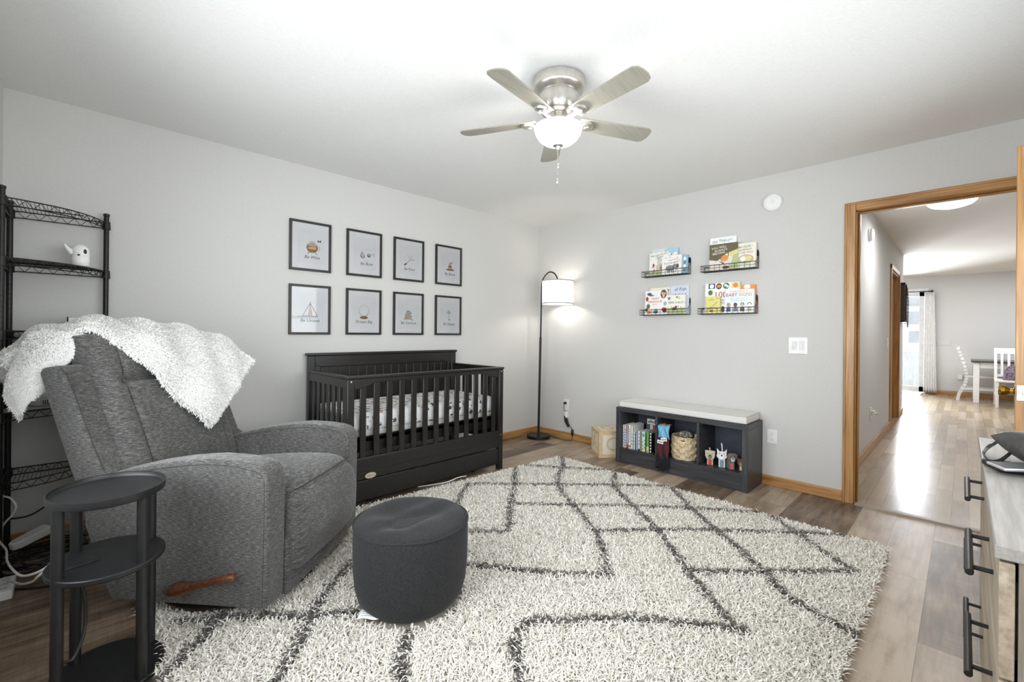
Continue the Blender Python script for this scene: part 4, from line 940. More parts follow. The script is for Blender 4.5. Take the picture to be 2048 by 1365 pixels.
for i, (txt, fn, desc, dx) in enumerate(ARTS):
    x0 = (-2.7707, -2.3328, -1.9068, -1.4647)[i % 4]; zt = (2.018, 1.530)[i // 4]
    fr = thing('framed_print', 'black framed print of %s on the left wall' % desc, 'picture', (x0 + FW / 2, 0, zt - FH / 2), 0, 'eight black framed prints above the crib')
    b = MB(); t = .0175
    for pl_ in ([(-FW / 2, -FH / 2), (FW / 2, -FH / 2), (FW / 2 - t, -FH / 2 + t), (-FW / 2 + t, -FH / 2 + t)], [(FW / 2, -FH / 2), (FW / 2, FH / 2), (FW / 2 - t, FH / 2 - t), (FW / 2 - t, -FH / 2 + t)],
                [(FW / 2, FH / 2), (-FW / 2, FH / 2), (-FW / 2 + t, FH / 2 - t), (FW / 2 - t, FH / 2 - t)], [(-FW / 2, FH / 2), (-FW / 2, -FH / 2), (-FW / 2 + t, -FH / 2 + t), (-FW / 2 + t, FH / 2 - t)]):
        b.prism(pl_, .002, .020, M=axes((0, 0, 0), (1, 0, 0), (0, 0, 1), (0, -1, 0)))
    b.build('frame', FRAME, fr, bevel=.0015)
    M = axes((0, -.008, 0), (1, 0, 0), (0, 0, 1), (0, -1, 0))
    b = MB(); mw, mh, iw, ih = FW / 2 - t + .002, FH / 2 - t + .002, .100, .132
    for q in ([(-mw, -mh), (mw, -mh), (iw, -ih), (-iw, -ih)], [(mw, -mh), (mw, mh), (iw, ih), (iw, -ih)], [(mw, mh), (-mw, mh), (-iw, ih), (iw, ih)], [(-mw, mh), (-mw, -mh), (-iw, -ih), (-iw, ih)]): b.prism(q, 0, .0022, M=M)
    b.build('mat_board', MATW, fr, smooth=False)
    b = MB(); fill(b, [(-iw - .004, -ih - .004), (iw + .004, -ih - .004), (iw + .004, ih + .004), (-iw - .004, ih + .004)], M, 0, .0004)
    Ma = axes((dx, -.0086, -.004), (1, 0, 0), (0, 0, 1), (0, -1, 0)) @ Matrix.Scale(1.15, 4); fn(b, Ma)
    b.text(txt, .034, axes((dx, -.0092, -.083), (1, 0, 0), (0, 0, 1), (0, -1, 0)), 1, shear=.18)
    b.build('print', [PRINT, INK, INKL, BROWN, TAN, GREY, OLIVE], fr, smooth=False)
    b = MB(); fill(b, [(-mw, -mh), (mw, -mh), (mw, mh), (-mw, mh)], axes((0, -.0125, 0), (1, 0, 0), (0, 0, 1), (0, -1, 0))); b.build('glass', GLASS, fr, smooth=False)

# ---------------------------------------------------------------- wire book ledges
def RM(x, y, z): return axes((x, y, z), (0, -1, 0), (0, 0, 1), (-1, 0, 0))     # plane facing into the room on the right wall
LEDGES = {'A': (-1.40, -1.835, 1.715, 'upper wire book ledge nearer the corner lamp'), 'B': (-1.955, -2.385, 1.712, 'upper wire book ledge nearer the doorway'),
          'C': (-1.385, -1.835, 1.355, 'lower wire book ledge nearer the corner lamp'), 'D': (-1.935, -2.38, 1.352, 'lower wire book ledge nearer the doorway')}
for key, (ya, yb, z, lab) in LEDGES.items():
    wd_ = ya - yb; le = thing('wire_book_ledge', 'black ' + lab, 'wall shelf', (0, (ya + yb) / 2, z), 0, 'black wire book ledges on the right wall')
    b = MB(); hw = wd_ / 2; r = .0016; D = .088
    def T(*p): b.tube(p, r, 5)
    nv = 11
    for k in range(nv + 1):
        y = -hw + wd_ * k / nv
        T((-D, y, .048), (-D - .002, y, 0), (-.004, y, 0), (-.004, y, .13 if k < nv - 1 else .048))
    for zz in (.024,): T((-D - .001, -hw, zz), (-D - .001, hw, zz))
    for xx in (-.06, -.03): T((xx, -hw, 0), (xx, hw, 0))
    for zz in (.045, .09): T((-.004, -hw, zz), (-.004, hw - wd_ / nv * 2 * (zz > .05), zz))
    b.build('wire_grid', BLACKW, le)
    b = MB(); ring_ = [(-D, -hw, .048), (-D, hw, .048), (-.004, hw, .048), (-.004, hw - wd_ / nv * 2, .05), (-.004, hw - wd_ / nv * 2, .13), (-.004, -hw, .13), (-.03, -hw, .075), (-.06, -hw, .05)]
    b.tube(ring_, .0026, 6, closed=True); b.tube([(-D - .002, -hw, 0), (-D - .002, hw, 0), (-.004, hw, 0), (-.004, -hw, 0)], .0024, 6, closed=True)
    for sy in (-hw, hw):
        for xx in (-.06, -.03): b.tube([(xx, sy, 0), (xx, sy, .048 if sy > 0 else (.05 if xx < -.05 else .075))], r, 5)
    b.build('rim_wire', BLACKW, le)
    for sy in (-1,):
        MB().prism([(-.014, .10), (.014, .10), (.014, .14), (.008, .15), (-.008, .15), (-.014, .14)], .001, .004, M=RM(0, sy * (hw - .014), 0)).build('mounting_tab', BLACKW, le, bevel=.0008)
# ---------------------------------------------------------------- books
CT = {}
def cm(r, g, b_):
    k = (r, g, b_)
    if k not in CT: CT[k] = mk('cover_%d_%d_%d' % k, S(r, g, b_), None, 40, .45)
    return CT[k]
PAGES = mk('page_block', S(226, 222, 212), S(236, 232, 224), 300, .85, stretch=(1, 1, 40))
def book_front(y0, y1, z0, h, x, t, base, draw, label, group, lean=.10, pages=True, mats=()):
    """book standing on a ledge with its cover to the room; local x to the viewer's right, y up, z out"""
    w_ = y0 - y1; bk = thing('picture_book', label, 'book', (x, (y0 + y1) / 2, z0), 0, group)
    ca, sa = math.cos(lean), math.sin(lean)
    M0 = axes((0, 0, 0), (0, -1, 0), (sa, 0, ca), (-ca, 0, sa))
    b = MB(); b.X = M0; b.box(-w_ / 2, 0, 0, w_ / 2, h, .0022); b.box(-w_ / 2, 0, -t, w_ / 2, h, -t + .002); b.box(-w_ / 2, 0, -t, -w_ / 2 + .002, h, .0022)
    b.X = None
    Mc = M0 @ Matrix.Translation((-w_ / 2, 0, .0026)); ms = [base] + list(mats); draw(b, Mc, w_, h)
    b.build('cover', ms, bk, smooth=False)
    MB().box(-w_ / 2 + .002, .003, -t + .002, w_ / 2 - .003, h - .003, 0, M=M0).build('pages', PAGES, bk)
    return bk
def blob(b, M, cx, cy, rx, ry, mat, z=.0003, n=18): fill(b, ell(cx, cy, rx, ry, n), M, mat, z)
def rect(b, M, x0, y0, x1, y1, mat, z=.0001): fill(b, [(x0, y0), (x1, y0), (x1, y1), (x0, y1)], M, mat, z)
def tx(b, M, s, size, x, y, mat, shear=0, rot=0, align='CENTER', z=.0008): b.text(s, size, M @ Matrix.Translation((x, y, z)) @ Matrix.Rotation(rot, 4, 'Z'), mat, align, shear)
GB = 'picture books on the wire ledges'
MA = [cm(76, 72, 68), cm(176, 188, 140), cm(178, 150, 140), cm(150, 180, 196), cm(128, 126, 126), cm(170, 62, 56), cm(214, 140, 72), cm(104, 74, 56), cm(92, 112, 74), cm(218, 208, 140), cm(74, 88, 124), cm(234, 234, 232), cm(98, 92, 66), cm(200, 188, 166)]
#      1 dark           2 pale green       3 pinkish          4 blue             5 grey            6 red           7 orange          8 brown          9 green          10 yellow           11 navy          12 white            13 olive          14 cream
zA, zB, zC, zD = (LEDGES[k][2] + .004 for k in 'ABCD')
def d_mint(b, M, w, h): rect(b, M, w * .1, h * .93, w * .5, h * .945, 4)
book_front(-1.467, -1.616, zA, .255, -.020, .008, cm(206, 218, 210), d_mint, 'pale mint picture book at the back of the ledge by the lamp', GB, .03, mats=MA)
def d_love(b, M, w, h):
    rect(b, M, 0, 0, w, h * .22, 2); blob(b, M, w * .62, h * .36, w * .26, h * .16, 14); blob(b, M, w * .66, h * .34, w * .09, h * .08, 3)
    for k, s in enumerate(('Wherever You Are', 'My Love', 'Will', 'Find', 'You')): tx(b, M, s, .021, w * (.50 + .04 * (k % 2)), h * (.90 - k * .085), 1, .3, .12)
    blob(b, M, w * .24, h * .47, .010, .016, 6); blob(b, M, w * .22, h * .40, .012, .010, 3); fill(b, [(w * .12, h * .12), (w * .3, h * .34), (w * .36, h * .14)], M, 3, .0003); ribbon(b, [(w * .3, h * .42), (w * .55, h * .5)], .002, M, 6, .0005)
book_front(-1.452, -1.641, zA, .218, -.044, .010, cm(232, 230, 224), d_love, 'white picture book with a child on grass and slanted script title', GB, .06, mats=MA)
def d_sky(b, M, w, h):
    for k in range(5): blob(b, M, w * (.2 + .15 * k), h * (.75 + .05 * math.sin(k * 2)), .018, .010, 12, .0003)
    blob(b, M, w * .5, h * .78, .007, .005, 11, .0006)
book_front(-1.599, -1.728, zA, .245, -.028, .009, cm(168, 200, 216), d_sky, 'sky blue picture book standing tallest on the ledge by the lamp', GB, .03, mats=MA)
def d_eleph(b, M, w, h):
    [rect(b, M, w * (.34 + .07 * k), h * (.715 + .010 * k), w * (.38 + .07 * k), h * (.755 + .010 * k), 5, .0004) for k in range(7)]; tx(b, M, 'LITTLE BABY', .022, w * .54, h * .60, 13, 0, .10)
    blob(b, M, w * .42, h * .33, w * .22, h * .16, 5); blob(b, M, w * .68, h * .40, w * .13, h * .14, 5); blob(b, M, w * .82, h * .42, w * .06, h * .12, 1, .0004)
    for x in (.28, .36, .50, .58): rect(b, M, w * x, h * .08, w * (x + .05), h * .3, 5)
    ribbon(b, [(w * .74, h * .34), (w * .76, h * .2), (w * .70, h * .12)], .006, M, 5, .0004)
    for (x, y) in ((.2, .88), (.42, .92), (.8, .86), (.9, .7), (.15, .6)): blob(b, M, w * x, h * y, .007, .006, 14, .0003)
book_front(-1.591, -1.775, zA, .172, -.066, .018, cm(236, 232, 228), d_eleph, 'thick white LITTLE BABY book with a grey elephant', GB, .05, mats=MA)
def d_blue(b, M, w, h):
    for k in range(4): blob(b, M, w * .7, h * (.2 + .2 * k), .012, .016, 12 if k % 2 else 5, .0003)
book_front(-1.734, -1.821, zA, .168, -.040, .012, cm(138, 180, 208), d_blue, 'blue patterned book half hidden behind the elephant book', GB, .05, mats=MA)
def d_night(b, M, w, h): tx(b, M, 'On The', .034, w * .34, h * .885, 11, .1, .12); tx(b, M, 'Night', .034, w * .70, h * .90, 4, .1, .08); blob(b, M, w * .56, h * .80, .008, .005, 4)
book_front(-2.007, -2.221, zB, .283, -.026, .010, cm(238, 238, 236), d_night, 'tall white book with a blue title behind the green forest book', GB, .03, mats=MA)
def d_belong(b, M, w, h):
    fill(b, [(0, h * .42), (w * .3, h * .36), (w * .62, h * .62), (w, h * .74), (w, h), (0, h)], M, 13, .0002); fill(b, [(w * .55, h * .66), (w, h * .3), (w, h), (w * .62, h)], M, 10, .0001); fill(b, [(w * .72, 0), (w, 0), (w, h * .6), (w * .84, h * .5)], M, 2, .0002)
    for k, s in enumerate(('YOU WILL', 'ALWAYS', 'BELONG')): tx(b, M, s, .026, w * (.34 + .07 * (k % 2)), h * (.86 - .105 * k), 12, 0, .10)
    blob(b, M, w * .55, h * .44, w * .13, h * .12, 7, .0005); blob(b, M, w * .50, h * .44, w * .10, h * .11, 8, .0004); rect(b, M, w * .66, h * .5, w * .69, h * .68, 13, .0004); fill(b, [(w * .34, h * .36), (w * .55, h * .26), (w * .5, h * .22)], M, 8, .0004)
    blob(b, M, w * .6, h * .09, w * .12, h * .06, 8, .0004)
book_front(-2.017, -2.245, zB, .222, -.062, .010, cm(222, 214, 206), d_belong, 'green forest cover book titled YOU WILL ALWAYS BELONG', GB, .06, mats=MA)
def d_because(b, M, w, h):
    for k, s in enumerate(('BECAUSE I', 'ALREADY', 'LOVE YOU')): tx(b, M, s, .023, w * .5, h * (.86 - .12 * k), 13, 0, .04)
    blob(b, M, w * .52, h * .36, w * .36, h * .17, 14, .0002); blob(b, M, w * .52, h * .31, w * .36, h * .12, 2, .0003); blob(b, M, w * .66, h * .37, w * .15, h * .10, 10, .0004); blob(b, M, w * .4, h * .38, w * .13, h * .10, 12, .0004)
    ribbon(b, ell(w * .52, h * .36, w * .36, h * .17, 24, -.2, 3.3), .004, M, 7, .0005)
book_front(-2.217, -2.375, zB, .205, -.046, .022, cm(230, 228, 212), d_because, 'cream book titled BECAUSE I ALREADY LOVE YOU', GB, .05, mats=MA)
def d_cream(b, M, w, h):
    for k in range(4): blob(b, M, w * (.2 + .18 * k), h * (.86 + .03 * (k % 2)), .010, .007, 14 if k % 2 else 1, .0003)
    blob(b, M, w * .9, h * .88, .012, .012, 5, .0003)
book_front(-1.453, -1.652, zC, .252, -.026, .009, cm(226, 222, 206), d_cream, 'pale cream book at the back of the lower ledge by the lamp', GB, .03, mats=MA)
def d_fish(b, M, w, h): tx(b, M, 'of Fish', .042, w * .55, h * .87, 11, .1); [rect(b, M, w * (.18 + .09 * k), h * .685, w * (.23 + .09 * k), h * (.70 + .02 * (k % 2)), 11, .0004) for k in range(8)]
book_front(-1.651, -1.824, zC, .258, -.016, .009, cm(206, 212, 228), d_fish, 'lavender book with the words of Fish on its cover', GB, .02, mats=MA)
def d_dino(b, M, w, h):
    tx(b, M, 'WHAT', .026, w * .48, h * .66, 6); tx(b, M, 'DINOSAUR', .028, w * .47, h * .53, 6); tx(b, M, 'AM I?', .022, w * .47, h * .41, 7)
    for (x, y, rx, ry, m, a) in ((.20, .86, .024, .014, 11, 0), (.30, .80, .026, .008, 5, 0), (.10, .66, .014, .022, 6, 0), (.16, .34, .018, .024, 9, 0), (.08, .20, .014, .018, 8, 0), (.22, .10, .022, .016, 7, 0), (.52, .14, .022, .024, 4, 0), (.50, .10, .026, .014, 9, 0), (.92, .44, .017, .020, 4, 0), (.92, .20, .026, .020, 6, 0), (.98, .13, .020, .014, 8, 0)): blob(b, M, min(w * x, w - rx), h * y, rx, ry, m, .0003)
    blob(b, M, w * .84, h * .84, .030, .040, 8, .0004); blob(b, M, w * .84, h * .80, .012, .026, 14, .0005); blob(b, M, w * .78, h * .88, .010, .010, 14, .0005); blob(b, M, w * .90, h * .86, .009, .009, 14, .0005)
book_front(-1.426, -1.645, zC, .222, -.068, .010, cm(238, 234, 232), d_dino, 'white WHAT DINOSAUR AM I book with coloured dinosaurs', GB, .05, mats=MA)
def d_peek(b, M, w, h):
    rect(b, M, 0, 0, w, h * .32, 2, .0001)
    for k in range(16): ribbon(b, [(w * (.02 + k * .062), h * .22), (w * (.03 + k * .062), h * (.38 + .08 * math.sin(k * 2.1)))], .003, M, 10 if k % 2 else 9, .0003)
    tx(b, M, 'PEEK-A-BOO', .026, w * .52, h * .60, 1); blob(b, M, w * .66, h * .84, .016, .014, 10, .0003); blob(b, M, w * .56, h * .88, .008, .007, 1, .0003); rect(b, M, w * .06, h * .76, w * .2, h * .9, 5, .0003)
    blob(b, M, w * .42, h * .28, .022, .014, 8, .0004); blob(b, M, w * .52, h * .36, .010, .014, 8, .0004)
book_front(-1.640, -1.811, zC, .172, -.062, .024, cm(234, 232, 222), d_peek, 'thick PEEK-A-BOO board book with grass along its foot', GB, .04, mats=MA)
def d_orange(b, M, w, h): blob(b, M, w * .5, h * .93, .026, .018, 12, .0003)
book_front(-2.242, -2.369, zD, .228, -.026, .016, cm(228, 142, 56), d_orange, 'orange book peeping out behind the BABY SIGNS book', GB, .03, mats=MA)
def d_100(b, M, w, h):
    rect(b, M, w * .10, h * .82, w * .30, h * .99, 11, .0002); blob(b, M, w * .20, h * .90, .018, .018, 12, .0004); blob(b, M, w * .41, h * .89, .024, .026, 8, .0003); blob(b, M, w * .41, h * .89, .016, .012, 7, .0004); blob(b, M, w * .62, h * .89, .026, .026, 9, .0003); blob(b, M, w * .60, h * .91, .011, .011, 12, .0004); blob(b, M, w * .66, h * .87, .010, .010, 12, .0004)
    rect(b, M, w * .76, h * .80, w, h * .99, 10, .0002); blob(b, M, w * .88, h * .89, .020, .019, 7, .0004); blob(b, M, w * .16, h * .69, .018, .022, 9, .0003); blob(b, M, w * .18, h * .68, .022, .024, 10, .0002)
    tx(b, M, '100', .072, w * .46, h * .60, 6); tx(b, M, 'First', .022, w * .50, h * .43, 1); tx(b, M, 'Words', .022, w * .52, h * .34, 1); blob(b, M, w * .54, h * .13, .014, .026, 8, .0003)
book_front(-1.975, -2.255, zD, .258, -.042, .010, cm(236, 238, 238), d_100, 'large white 100 First Words book with round animal pictures', GB, .05, mats=MA)
def d_yel(b, M, w, h):
    ribbon(b, [(w * .3, h * .3), (w * .8, h * .66)], .003, M, 8, .0003); ribbon(b, [(w * .2, h * .26), (w * .6, h * .34), (w * .85, h * .24)], .005, M, 8, .0003); blob(b, M, w * .4, h * .14, .016, .008, 13, .0003); ribbon(b, ell(w * .86, h * .93, .012, .010, 12, 3, 5.6), .002, M, 1, .0003); ribbon(b, [(w * .2, h * .80), (w * .6, h * .82)], .003, M, 13, .0003)
book_front(-1.996, -2.115, zD, .142, -.074, .010, cm(220, 210, 130), d_yel, 'small yellow book in front of the 100 First Words book', GB, .04, mats=MA)
def d_signs(b, M, w, h):
    rect(b, M, 0, 0, w, h * .52, 4 if False else 0, .0001); tx(b, M, 'MY FIRST BOOK OF', .016, w * .5, h * .91, 7); tx(b, M, 'BABY', .038, w * .24, h * .77, 6); tx(b, M, 'SIGNS', .038, w * .72, h * .77, 7)
    tx(b, M, '40 ESSENTIAL SIGNS TO', .012, w * .5, h * .61, 4); tx(b, M, 'LEARN AND PRACTICE', .012, w * .5, h * .53, 4)
    for k, (m, m2) in enumerate(((3, 11), (8, 5), (14, 8), (12, 14))): x = w * (.14 + .24 * k); blob(b, M, x, h * .33, .013, .016, m, .0003); ribbon(b, ell(x, h * .34, .013, .016, 12, 0, PI), .005, M, 8 if k else 7, .0004); rect(b, M, x - .016, h * .06, x + .016, h * .22, m2, .0003)
book_front(-2.150, -2.371, zD, .190, -.070, .024, cm(226, 234, 236), d_signs, 'pale blue MY FIRST BOOK OF BABY SIGNS board book', GB, .04, mats=MA)

# ---------------------------------------------------------------- switch, outlets, detectors
def wallplate(name, label, cat, y, z, w_, h_, kind, M=None, x=0.0):
    t = thing(name, label, cat, (x, y, z)); 
    MB().box(-.006, -w_ / 2, -h_ / 2, -.0005, w_ / 2, h_ / 2).build('cover_plate', WHITE, t, bevel=.0025, seg=3)
    if kind == 'switch':
        for dy in (-.023, .023):
            rk = MB().box(-.0085, dy - .017, -.033, -.005, dy + .017, .033).build('rocker', mk('rocker_plastic', S(214, 214, 214), None, 20, .4), t, bevel=.001)
            MB().box(-.014, dy - .005, -.006, -.008, dy + .005, .014).build('toggle', WHITE, rk, bevel=.001)
    else:
        for dz in (-.021, .021):
            s_ = MB().lathe([(0, 0), (.017, 0), (.017, .0018), (0, .0018)], seg=20, M=axes((-.0058, 0, dz), (0, 1, 0), (0, 0, 1), (-1, 0, 0))).build('socket', WHITE, t)
            b = MB(); b.box(-.0084, -.0075, dz - .002, -.0074, -.0058, dz + .007); b.box(-.0084, .0058, dz - .002, -.0074, .0075, dz + .006); b.lathe([(0, 0), (.0024, 0), (.0024, .001), (0, .001)], seg=8, M=axes((-.0074, 0, dz - .008), (0, 1, 0), (0, 0, 1), (-1, 0, 0)))
            b.build('slots', INK, s_)
    return t
wallplate('light_switch', 'white double light switch beside the oak doorway', 'light switch', -2.661, 1.100, .125, .125, 'switch')
wallplate('wall_outlet', 'white wall outlet beside the storage bench', 'outlet', -2.492, .382, .072, .108, 'o')
wallplate('wall_outlet', 'white wall outlet with the floor lamp plugged in', 'outlet', -.444, .380, .074, .118, 'o')
ad = thing('plug_adapter', 'small white plug-in adapter below the lamp outlet', 'adapter', (0, -.452, .272)); MB().box(-.028, -.022, -.032, -.001, .022, .032).build('body', WHITE, ad, bevel=.005, seg=3)
sm = thing('smoke_detector', 'white round smoke detector high on the wall by the doorway', 'smoke detector', (0, -2.485, 2.215))
MD = axes((0, 0, 0), (0, 1, 0), (0, 0, 1), (-1, 0, 0))
MB().lathe([(0, 0), (.066, 0), (.067, .004), (.067, .014), (.063, .016)], seg=48, M=MD).build('mounting_base', WHITE, sm)
b = MB(); b.lathe([(.0, .016), (.064, .016), (.065, .022), (.062, .031), (.050, .036), (.048, .034), (.046, .036), (0, .038)], seg=48, M=MD); cv = b.build('cover', WHITE, sm, angle=25)
b = MB(); b.box(-.0405, -.012, -.01, -.037, .012, .012); cvb = b.build('test_button', mk('detector_button', S(224, 224, 222), None, 10, .4), cv, bevel=.002)
# ---------------------------------------------------------------- alphabet block
BS = .252
blk = thing('alphabet_block', 'large wooden alphabet block with letters A and C beside the bench', 'toy block', (-.378, -1.138, 0), math.atan2(-.62, .785))
MB().box(0, 0, 0, BS, BS, BS).build('cube', PINE, blk, bevel=.003)
# local x runs along the face turned to the room's right, local y along the face turned left
for nm, M, ch in (('letter_panel', axes((BS / 2, -.0008, BS / 2), (1, 0, 0), (0, 0, 1), (0, -1, 0)), 'C'), ('letter_panel', axes((-.0008, BS / 2, BS / 2), (0, -1, 0), (0, 0, 1), (-1, 0, 0)), 'A'), ('letter_panel', axes((BS / 2, BS / 2, BS + .0008), (1, 0, 0), (0, 1, 0), (0, 0, 1)), 'D')):
    p_ = BS * .36; MB().box(-p_, -p_, -.001, p_, p_, .001, M=M).build(nm, PINEP, blk)
    b = MB(); b.text(ch, .19, M @ Matrix.Translation((0, 0, .002)), 0, ext=.002); b.build('letter', PINE, blk, smooth=False)

# ---------------------------------------------------------------- bench contents
GBB = 'books standing in the bench cubby'
SP = [(-1.346, -1.357, .205, (236, 236, 236), 'white slim'), (-1.360, -1.380, .198, (214, 218, 224), 'pale grey speckled'), (-1.383, -1.403, .206, (196, 150, 150), 'dusty pink and blue'),
      (-1.405, -1.428, .215, (238, 236, 230), 'white with a red foot'), (-1.430, -1.450, .212, (226, 224, 214), 'cream'), (-1.456, -1.470, .152, (230, 234, 238), 'short white'),
      (-1.471, -1.481, .154, (92, 112, 136), 'slate blue'), (-1.482, -1.497, .158, (168, 192, 222), 'light blue'), (-1.499, -1.519, .172, (222, 222, 232), 'lavender white'), (-1.521, -1.533, .160, (176, 150, 150), 'dull mauve'),
      (-1.536, -1.572, .176, (190, 222, 190), 'mint green with a teal circle'), (-1.576, -1.582, .165, (44, 92, 52), 'thin dark green'), (-1.583, -1.606, .178, (112, 164, 96), 'leaf green and yellow'), (-1.612, -1.634, .176, (32, 32, 34), 'black and white spotted')]
for i, (ya, yb, h_, c, d_) in enumerate(SP):
    bk = thing('board_book', '%s book spine in the left bench cubby' % d_, 'book', (-.30, (ya + yb) / 2, .1325), 0, GBB); t = ya - yb; dp = min(.19, h_ * .9)
    b = MB(); b.box(0, t / 2 - .0015, 0, dp, t / 2, h_); b.box(0, -t / 2, 0, dp, -t / 2 + .0015, h_); b.box(0, -t / 2, 0, .003, t / 2, h_)
    SPM = axes((-.0006, 0, 0), (0, -1, 0), (0, 0, 1), (-1, 0, 0)); ms = [cm(*c)] + MA
    if i == 1:
        for k in range(7): blob(b, SPM, 0, .02 + k * .024, t * .25, .006, 5 if k % 2 else 11, .0001, 8)
    if i == 2: rect(b, SPM, -t * .45, .05, t * .45, .13, 4); rect(b, SPM, -t * .45, .0, t * .45, .03, 6)
    if i == 3: rect(b, SPM, -t * .3, .012, t * .3, .03, 6); [rect(b, SPM, -t * .18, .06 + k * .022, t * .18, .072 + k * .022, 5) for k in range(6)]
    if i == 8: rect(b, SPM, -t * .5, .0, t * .5, .016, 1); [rect(b, SPM, -t * .2, .05 + k * .03, t * .2, .065 + k * .03, 5) for k in range(4)]
    if i == 10: blob(b, SPM, 0, .145, t * .38, .020, 4, .0001); blob(b, SPM, 0, .145, t * .2, .011, 9, .0002, 10); [blob(b, SPM, t * (.3 if k % 2 else -.25), .02 + k * .016, .005, .006, 9, .0001, 8) for k in range(6)]
    if i == 12: rect(b, SPM, -t * .5, 0, t * .5, .05, 10); blob(b, SPM, 0, .012, .005, .006, 8, .0002, 8)
    if i == 13: [blob(b, SPM, 0, .012 + k * .026, t * .3, .009, 12, .0001, 8) for k in range(7)]
    if i in (0, 4, 5): [rect(b, SPM, -t * .2, .04 + k * .03, t * .2, .05 + k * .03, 5) for k in range(4)]
    b.build('cover', ms, bk, smooth=False); MB().box(.003, -t / 2 + .0015, .002, dp - .003, t / 2 - .0015, h_ - .003).build('pages', PAGES, bk)
def d_alpha(b, M, w, h): rect(b, M, w * .04, h * .78, w * .96, h * .96, 12, .0002); [rect(b, M, w * (.10 + .11 * k), h * .82, w * (.17 + .11 * k), h * (.90 + .03 * (k % 2)), 1, .0005) for k in range(8)]
q = book_front(-1.462, -1.640, .1325, .262, -.085, .012, cm(88, 92, 96), d_alpha, 'tall grey book with a lettered strip behind the spines in the cubby', GBB, .04, mats=MA)
def d_red(b, M, w, h): rect(b, M, w * .18, h * .70, w * .48, h, 6, .0002); rect(b, M, w * .52, h * .70, w, h, 11, .0001); [blob(b, M, w * (.6 + .1 * k), h * .85, .008, .010, 12, .0003) for k in range(4)]
book_front(-1.510, -1.680, .1325, .205, -.102 - .002, .010, cm(206, 208, 220), d_red, 'pale book with a red block behind the spines in the cubby', GBB, .0, mats=MA)

RAFF = mk('woven_raffia', S(186, 164, 126), S(224, 206, 174), 60, .7, stretch=(1, 1, .3), bmp=.3)
bas = thing('woven_basket', 'round woven seagrass basket in the middle bench cubby', 'basket', (-.205, -1.893, .1325))
def weave(a, v):
    th = a * 2 * PI; n_ = 16; rows_ = 6
    s1 = math.sin(th * n_ / 2 * 1.0); s2 = math.sin(v * rows_ * PI); r = .108 + .008 * math.sin(v * PI * .9) + .0055 * (1 if s1 * s2 > 0 else -1) * min(1, abs(s1 * s2) * 4)
    return (r * math.cos(th), r * math.sin(th), .168 * v)
b = MB(); b.grid(weave, 160, 61, cu=True); b.lathe([(0, .002), (.104, .002)], seg=40); b.build('body', RAFF, bas, angle=60)
b = MB()
for k in range(3): b.tube([((.110 + .002 * math.sin(9 * a + k * 2)) * math.cos(a), (.110 + .002 * math.sin(9 * a + k * 2)) * math.sin(a), .170 + k * .007 + .002 * math.sin(11 * a + k * 2)) for a in np.linspace(0, 2 * PI, 60)[:-1]], .005, 6, closed=True)
b.build('braided_rim', RAFF, bas)
CAMO = mk('grey_print_cloth', S(96, 96, 94), S(178, 176, 168), 55, .9, lo=.45, hi=.55)
def lump(name, m, cx, cy, z, rx, ry, rz, seed, label, cat, group=None):
    r = random.Random(seed); ph = [r.uniform(0, 6) for _ in range(3)]
    def f(a, v):
        th, p = a * 2 * PI, (v - .5) * PI; k = 1 + .10 * math.sin(3 * th + ph[0]) * math.cos(p) + .06 * math.sin(5 * th + 4 * p + ph[1])
        return (cx + rx * k * math.cos(th) * math.cos(p), cy + ry * k * math.sin(th) * math.cos(p), z + rz * (1 + math.sin(p)))
    return tag(MB().grid(f, 28, 16, cu=True).build(name, m, weld=True, angle=80), label, cat, group)
lump('cloth_cap', CAMO, -.19, -1.885, .292, .055, .060, .032, 2, 'grey patterned cloth cap on top of the woven basket', 'cap')
lump('cloth_cap', CAMO, -.16, -1.985, .285, .040, .032, .034, 4, 'grey patterned cap between the basket and the cubby divider', 'cap')
lump('soft_toy', mk('olive_plush', S(128, 112, 72), S(156, 138, 92), 80, .95), -.262, -1.862, .284, .040, .058, .017, 6, 'olive soft toy lying over the basket rim', 'soft toy')
lump('mitten', mk('dark_brown_knit', S(52, 34, 28), S(72, 48, 38), 90, .95, bmp=.3), -.300, -1.905, .272, .012, .024, .026, 8, 'dark brown knitted mitten hooked over the basket rim', 'mitten')
# scarf spilling out of the cubby
sc = thing('winter_scarf', 'maroon and light blue scarf with black fringe hanging out of the bench', 'scarf', (-.30, -1.765, .1325))
def scarf(vv, w0, w1, off=0.0):
    path = [(.05, .01, .262), (.0, .008, .275), (-.045, .0, .25), (-.052, -.004, .17), (-.058, -.006, .09), (-.060, -.008, .02), (-.062, -.010, -.012)]
    def f(a, v):
        p = cat_rom(path, w0 + (w1 - w0) * v); hw = .040 + .010 * math.sin(3 * (w0 + (w1 - w0) * v)); e = (2 * a - 1)
        return (p.x - .010 * math.cos(e * 5.0 + 6 * v) - .004 + off, p.y + e * hw, p.z + .004 * math.sin(e * 6))
    return f
KB = mk('light_blue_knit', S(104, 166, 200), S(132, 190, 218), 120, .95, bmp=.3); KM = mk('maroon_knit', S(66, 28, 34), S(90, 40, 46), 120, .95, bmp=.3); KK = mk('black_yarn', S(24, 24, 28), S(36, 36, 40), 120, .95)
KT = mk('tan_knit', S(150, 124, 82), S(172, 146, 100), 120, .95, bmp=.3)
MB().grid(scarf(0, .0, .24), 16, 8).build('tan_band', KT, sc, solid=.008, angle=80); MB().grid(scarf(0, .22, .52), 16, 12).build('blue_band', KB, sc, solid=.008, angle=80); MB().grid(scarf(0, .50, .97, -.001), 16, 16).build('maroon_band', KM, sc, solid=.008, angle=80)
b = MB(); r_ = random.Random(3)
